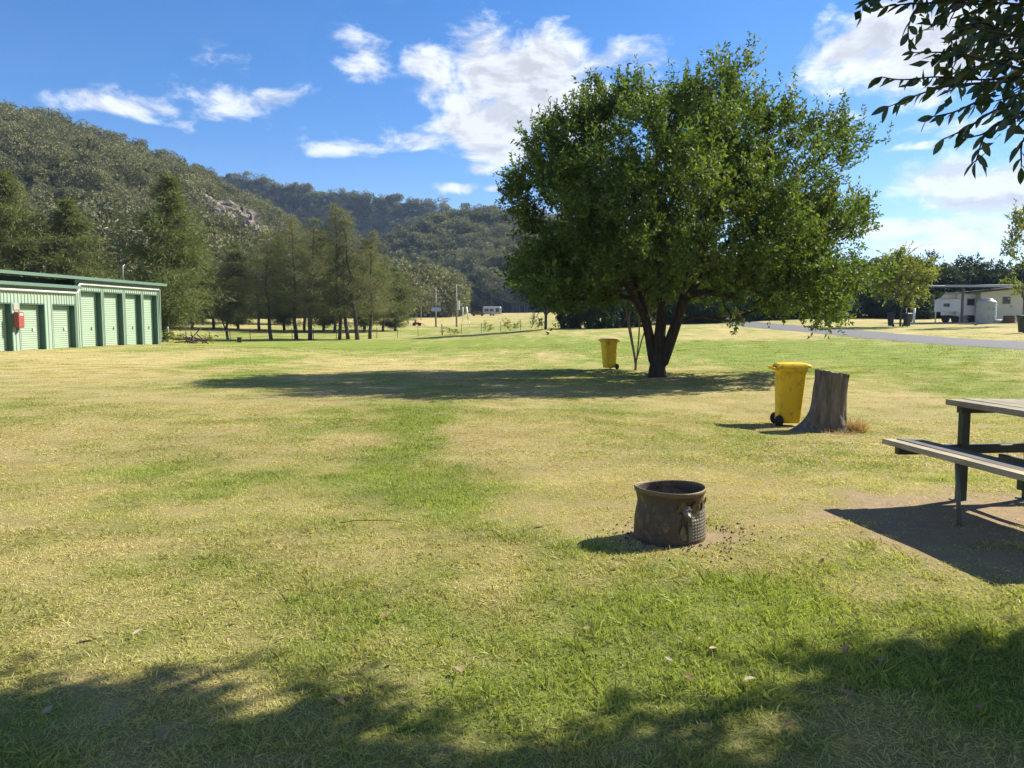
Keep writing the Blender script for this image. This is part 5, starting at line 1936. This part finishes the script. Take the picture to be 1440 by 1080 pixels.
def leaf_mesh(name, w_, curl):
    """an oval pointed leaf, 1 unit long along +X, with a folded midrib"""
    xs = [0, .08, .28, .52, .76, .92, 1.0]
    ws = [.0, .32, .85, 1.0, .72, .28, .0]
    rows_ = []
    for x, k in zip(xs, ws):
        z = -curl * x * x
        rows_.append([(x, -w_ * k / 2, z + .16 * w_ * k), (x, 0, z), (x, w_ * k / 2, z + .16 * w_ * k)])
    return MB().sheet(np.array(rows_)).mesh(name)


LM = [leaf_mesh('leaf', .40, .10), leaf_mesh('leaf', .46, .18), leaf_mesh('leaf', .36, .02)]
for me_ in LM:
    me_.materials.append(M['leaf_over_obj'])
# twigs seen against the sky: pixel polylines at their own depth
TW = [([(1500, 118), (1440, 118), (1380, 122), (1320, 118), (1270, 122), (1238, 118)], 3.3), ([(1440, 108), (1380, 92), (1330, 84), (1285, 84)], 3.2), ([(1400, 126), (1340, 130), (1300, 140), (1250, 160)], 3.15),
      ([(1500, 20), (1420, 15), (1340, 8), (1280, 0), (1230, 2)], 3.4), ([(1360, 10), (1310, 14), (1270, 16), (1240, 20)], 3.45), ([(1300, 2), (1290, 20), (1278, 45), (1278, 70)], 3.35), ([(1360, 14), (1345, 22), (1330, 32), (1315, 40)], 3.3), ([(1250, 0), (1238, 6), (1215, 8)], 3.45),
      ([(1450, 150), (1400, 165), (1360, 190), (1328, 205)], 3.0), ([(1400, 140), (1370, 155), (1340, 168), (1305, 175)], 3.1), ([(1460, 170), (1410, 180), (1385, 200), (1372, 238)], 2.9), ([(1405, 182), (1390, 196), (1360, 204)], 2.95),
      ([(1500, 60), (1440, 62), (1400, 55), (1360, 50), (1340, 60), (1338, 88)], 3.3), ([(1480, 90), (1430, 92), (1390, 100), (1350, 108)], 3.25), ([(1470, 140), (1430, 145), (1400, 152)], 3.1), ([(1480, 190), (1440, 205), (1436, 245)], 2.8),
      ([(1400, 50), (1380, 42), (1355, 46)], 3.5), ([(1460, 40), (1420, 45), (1390, 70)], 3.4), ([(1440, 75), (1410, 80), (1380, 78)], 3.2), ([(1440, 130), (1420, 160), (1400, 172)], 3.0)]
random.seed(5)
nleaf = 0
hub_ = OT + np.array((-3.6, .3, 2.95))
tw_m = MB()
leafspots = []
TW = [([(a_, b2 - 10) for a_, b2 in pl], Y) for (pl, Y) in TW]
for (pl, Y) in TW:
    pts = catmull(np.array([unproj(a_, b2, Y + random.uniform(-.05, .05)) for a_, b2 in pl]), 5)
    tw_m.tube(pts - OT, np.linspace(.006, .0022, len(pts)), 5)
    seglen = np.linalg.norm(np.diff(pts, axis=0), axis=1)
    cum = np.concatenate([[0], np.cumsum(seglen)])
    s = .02
    sd = 1
    while s < cum[-1]:
        q = np.array([np.interp(s, cum, pts[:, j]) for j in range(3)])
        i = min(len(pts) - 2, int(np.searchsorted(cum, s)) - 1 if s > 0 else 0)
        d = pts[i + 1] - pts[i]
        d = d / np.linalg.norm(d)
        leafspots.append((q, d, sd))
        sd = -sd
        s += random.uniform(.020, .034)
    leafspots.append((pts[-1], d, 0))
# connect the twig roots to the limb outside the frame
for (pl, Y) in TW:
    a0 = unproj(pl[0][0], pl[0][1], Y)
    if pl[0][0] >= 1440:
        u = np.linspace(0, 1, 8)[:, None]
        e_ = OT + np.array((-2.0, .3, 2.6))
        q = (1 - u) * e_ + u * a0 + np.sin(u * 3.14) * np.array((0, 0, .12))
        tw_m.tube(q - OT, np.linspace(.016, .006, 8), 5)
tw_m.build('twigs', M['bark'], ot)['kind'] = 'stuff'
random.shuffle(leafspots)
rest_v, rest_f, rest_n = [], [], 0
lv = np.array([v.co for v in LM[1].vertices])
lf = np.array([list(f.vertices) for f in LM[1].polygons])
for (q, d, sd) in leafspots:
    side = np.cross(d, (0, 0, 1.0)); side /= np.linalg.norm(side) + 1e-9
    ang = random.uniform(.5, 1.1)
    up_ = np.cross(side, d)
    ax = d * math.cos(ang) + (side * sd * random.uniform(.4, 1) + up_ * random.uniform(-.9, .5)) * math.sin(ang) + np.array((0, 0, -.25))
    ax /= np.linalg.norm(ax)
    u_, v_, _ = proj(q)
    L = random.uniform(.050, .078)
    if not (u_ < 1470 and v_ > -40):
        continue
    x_ = Vector(ax)
    rv = Vector((random.gauss(0, 1), random.gauss(0, .8), random.gauss(.4, 1)))
    y_ = rv.cross(x_).normalized()
    z_ = x_.cross(y_)
    mat4 = Matrix.Translation(Vector(q - OT)) @ Matrix((x_, y_, z_)).transposed().to_4x4() @ Matrix.Diagonal((L, L, L, 1))
    if not (u_ < 1445 and v_ > -8 and nleaf < 290):
        mm = np.array(mat4)
        rest_v.append(lv @ mm[:3, :3].T + mm[:3, 3]); rest_f.append(lf + rest_n); rest_n += len(lv)
    else:
        o = bpy.data.objects.new('leaf', LM[nleaf % 3])
        COL.objects.link(o)
        o.parent = cr
        o.matrix_local = mat4
        nleaf += 1
if rest_v:
    o = link('leaf_sprays', mesh_np('leaf_sprays', np.concatenate(rest_v), np.concatenate(rest_f)), M['leaf_over'], ot)
    o['kind'] = 'stuff'
# denser foliage filling the corner behind those twigs
n_ = 20
cs = np.array([unproj(random.uniform(1375, 1560), random.uniform(-120, 95), random.uniform(3.3, 4.2)) for _ in range(n_)]) - OT
V, F = leaf_cloud(cs, np.tile(np.array((-.8, 0, -.2)), (n_, 1)), rng, 6, 9, .3, .085, .038, up=-.1, spread=.8, droop=.6)
o = link('corner_foliage', mesh_np('corner_foliage', V, F), M['leaf_over'], ot)
o['kind'] = 'stuff'

# ------------------------------------------------------------------ grass
rng = np.random.default_rng(61)


def clump(n, R0, h0, h1, w_, rng, lean):
    return tuft(n, R0, h0, h1, w_, rng, lean)


gp_ = []
for k in range(6):
    V, F = clump(18, .055, .020, .052, .0029, rng, .9)
    gp_.append((mesh_np('grass_near', V, F), M['blade']))
for k in range(3):
    V, F = clump(20, .05, .036, .085, .0032, rng, .7)
    gp_.append((mesh_np('grass_long', V, F), M['blade']))
for k in range(4):
    V, F = clump(28, .13, .020, .050, .0055, rng, .9)
    gp_.append((mesh_np('grass_mid', V, F), M['blade']))
for k in range(4):
    V, F = clump(30, .30, .02, .05, .010, rng, .8)
    gp_.append((mesh_np('grass_far', V, F), M['blade']))


def band(y0, y1, dens, kinds, seed, hscale=1.0):
    rng = np.random.default_rng(seed)
    wmax = .72 * y1 + 1.0
    n = int((y1 - y0) * 2 * wmax * dens)
    y = rng.uniform(y0, y1, n)
    x = rng.uniform(-wmax, wmax, n)
    k = np.abs(x) < .72 * y + .8
    x, y = x[k], y[k]
    g = greenness(x, y)
    d = dirtness(x, y)
    g = g * np.clip(1.15 - d, 0, 1)
    clumpy = fbm(xy0(x * 4.5, y * 4.5), 88, 3)
    keep = rng.uniform(size=len(x)) < np.clip(1.08 - d * 1.0, 0.09, 1) * np.clip(.25 + 1.5 * clumpy, .2, 1)
    # nothing under the drum, stump, bins, posts
    for (cx_, cy_, rr_) in [(pd[0], pd[1], .25), (p0[0], p0[1], .33), (bin1.location.x, bin1.location.y, .26), (tb0[0], tb0[1], .45)]:
        keep &= ((x - cx_) ** 2 + (y - cy_) ** 2) > rr_ ** 2
    x, y, g, clumpy = x[keep], y[keep], g[keep], clumpy[keep]
    m_ = len(x)
    z = gz(x, y)
    s = (.52 + .95 * np.clip(g, 0, 1) ** 1.3) * rng.uniform(.65, 1.35, m_) * (.6 + .8 * clumpy) * hscale
    xy = rng.uniform(.85, 1.25, m_)
    kid = np.array(kinds)[rng.integers(0, len(kinds), m_)]
    return np.column_stack([x, y, z]), np.column_stack([np.zeros(m_), np.zeros(m_), rng.uniform(0, 6.28, m_)]), np.column_stack([xy, xy, s]), kid, g


parts = [band(1.6, 4.6, 1900, [0, 1, 2, 3, 4, 5], 1), band(1.6, 5.5, 90, [6, 7, 8], 2, .9), band(4.6, 8, 1250, [0, 1, 2, 3, 4, 5], 3), band(5.5, 12, 22, [6, 7, 8], 4, .8),
         band(8, 14, 300, [9, 10, 11, 12], 5), band(14, 26, 100, [9, 10, 11, 12], 6), band(26, 48, 12, [13, 14, 15, 16], 7)]
cat_ = [np.concatenate([p_[i] for p_ in parts]) for i in range(5)]
scatter('grass', cat_[0], cat_[1], cat_[2], cat_[3], gp_, {'green': cat_[4]}, 'short mown grass blades, green and straw coloured, all over the lawn', 'grass')

# ------------------------------------------------------------------ fallen leaves, twig on the grass
DL = [leaf_mesh('fallen_leaf', .55, .25), leaf_mesh('fallen_leaf', .42, -.2), leaf_mesh('fallen_leaf', .62, .12)]
for me_ in DL:
    me_.materials.append(M['dry_leaf'])
fl = [(121, 903), (183, 903), (700, 1000), (998, 1036), (936, 936), (986, 908), (976, 970), (318, 905), (345, 872), (790, 801), (155, 771), (440, 750), (690, 688), (1010, 915), (1060, 960), (1190, 918), (1405, 880), (1250, 935), (870, 800), (1090, 806), (640, 945),
      (1330, 960), (1180, 980), (1380, 1000), (1120, 1030), (560, 930), (540, 880), (470, 990), (820, 890), (905, 860), (1270, 820), (1150, 800), (610, 830), (760, 740), (60, 1010), (230, 1040), (1420, 945)]
for i, (px_, py_) in enumerate(fl):
    q = ghit(px_ + random.uniform(-4, 4), py_ + random.uniform(-4, 4))
    o = bpy.data.objects.new('fallen_leaf', DL[i % 3])
    COL.objects.link(o)
    L = random.uniform(.035, .065)
    o.scale = (L, L, L)
    o.location = (q[0], q[1], gz1(q[0], q[1]) + .03)
    o.rotation_euler = (random.uniform(-.4, .4), random.uniform(-.4, .4), random.uniform(0, 6.28))
    tag(o, 'small dry curled leaf lying on the grass', 'leaf', 'fallen leaves on the lawn')
q = ghit(520, 742)
pts = np.array([(-.22, 0, 0), (-.1, .035, .01), (.02, .045, .008), (.13, .03, .012), (.26, .0, .0)])
pts[:, 2] += .035
o = MB().tube(pts, [.003, .003, .003, .0025, .0015], 6).build('fallen_twig', M['bark'])
o.location = (q[0], q[1], gz1(q[0], q[1]))
tag(o, 'thin dark curved twig lying on the lawn left of centre', 'twig')

# ------------------------------------------------------------------ haze
HAZE = 0.00016
mh = bpy.data.materials.new('haze')
mh.use_nodes = True
t = NT(mh.node_tree)
pv = t.n('ShaderNodeVolumePrincipled', {'Color': (.42, .62, 1.0, 1), 'Density': HAZE, 'Anisotropy': .2})
t.n('ShaderNodeOutputMaterial', {'Volume': pv.outputs[0]})
zlo = float(GZ.min()) - 1.0
hz_ = MB().box((0, 575, (zlo + 175) / 2), (1900, 1750, 175 - zlo)).build('haze', mh)
tag(hz_, 'thin pale blue haze over the valley', 'haze', kind='stuff')
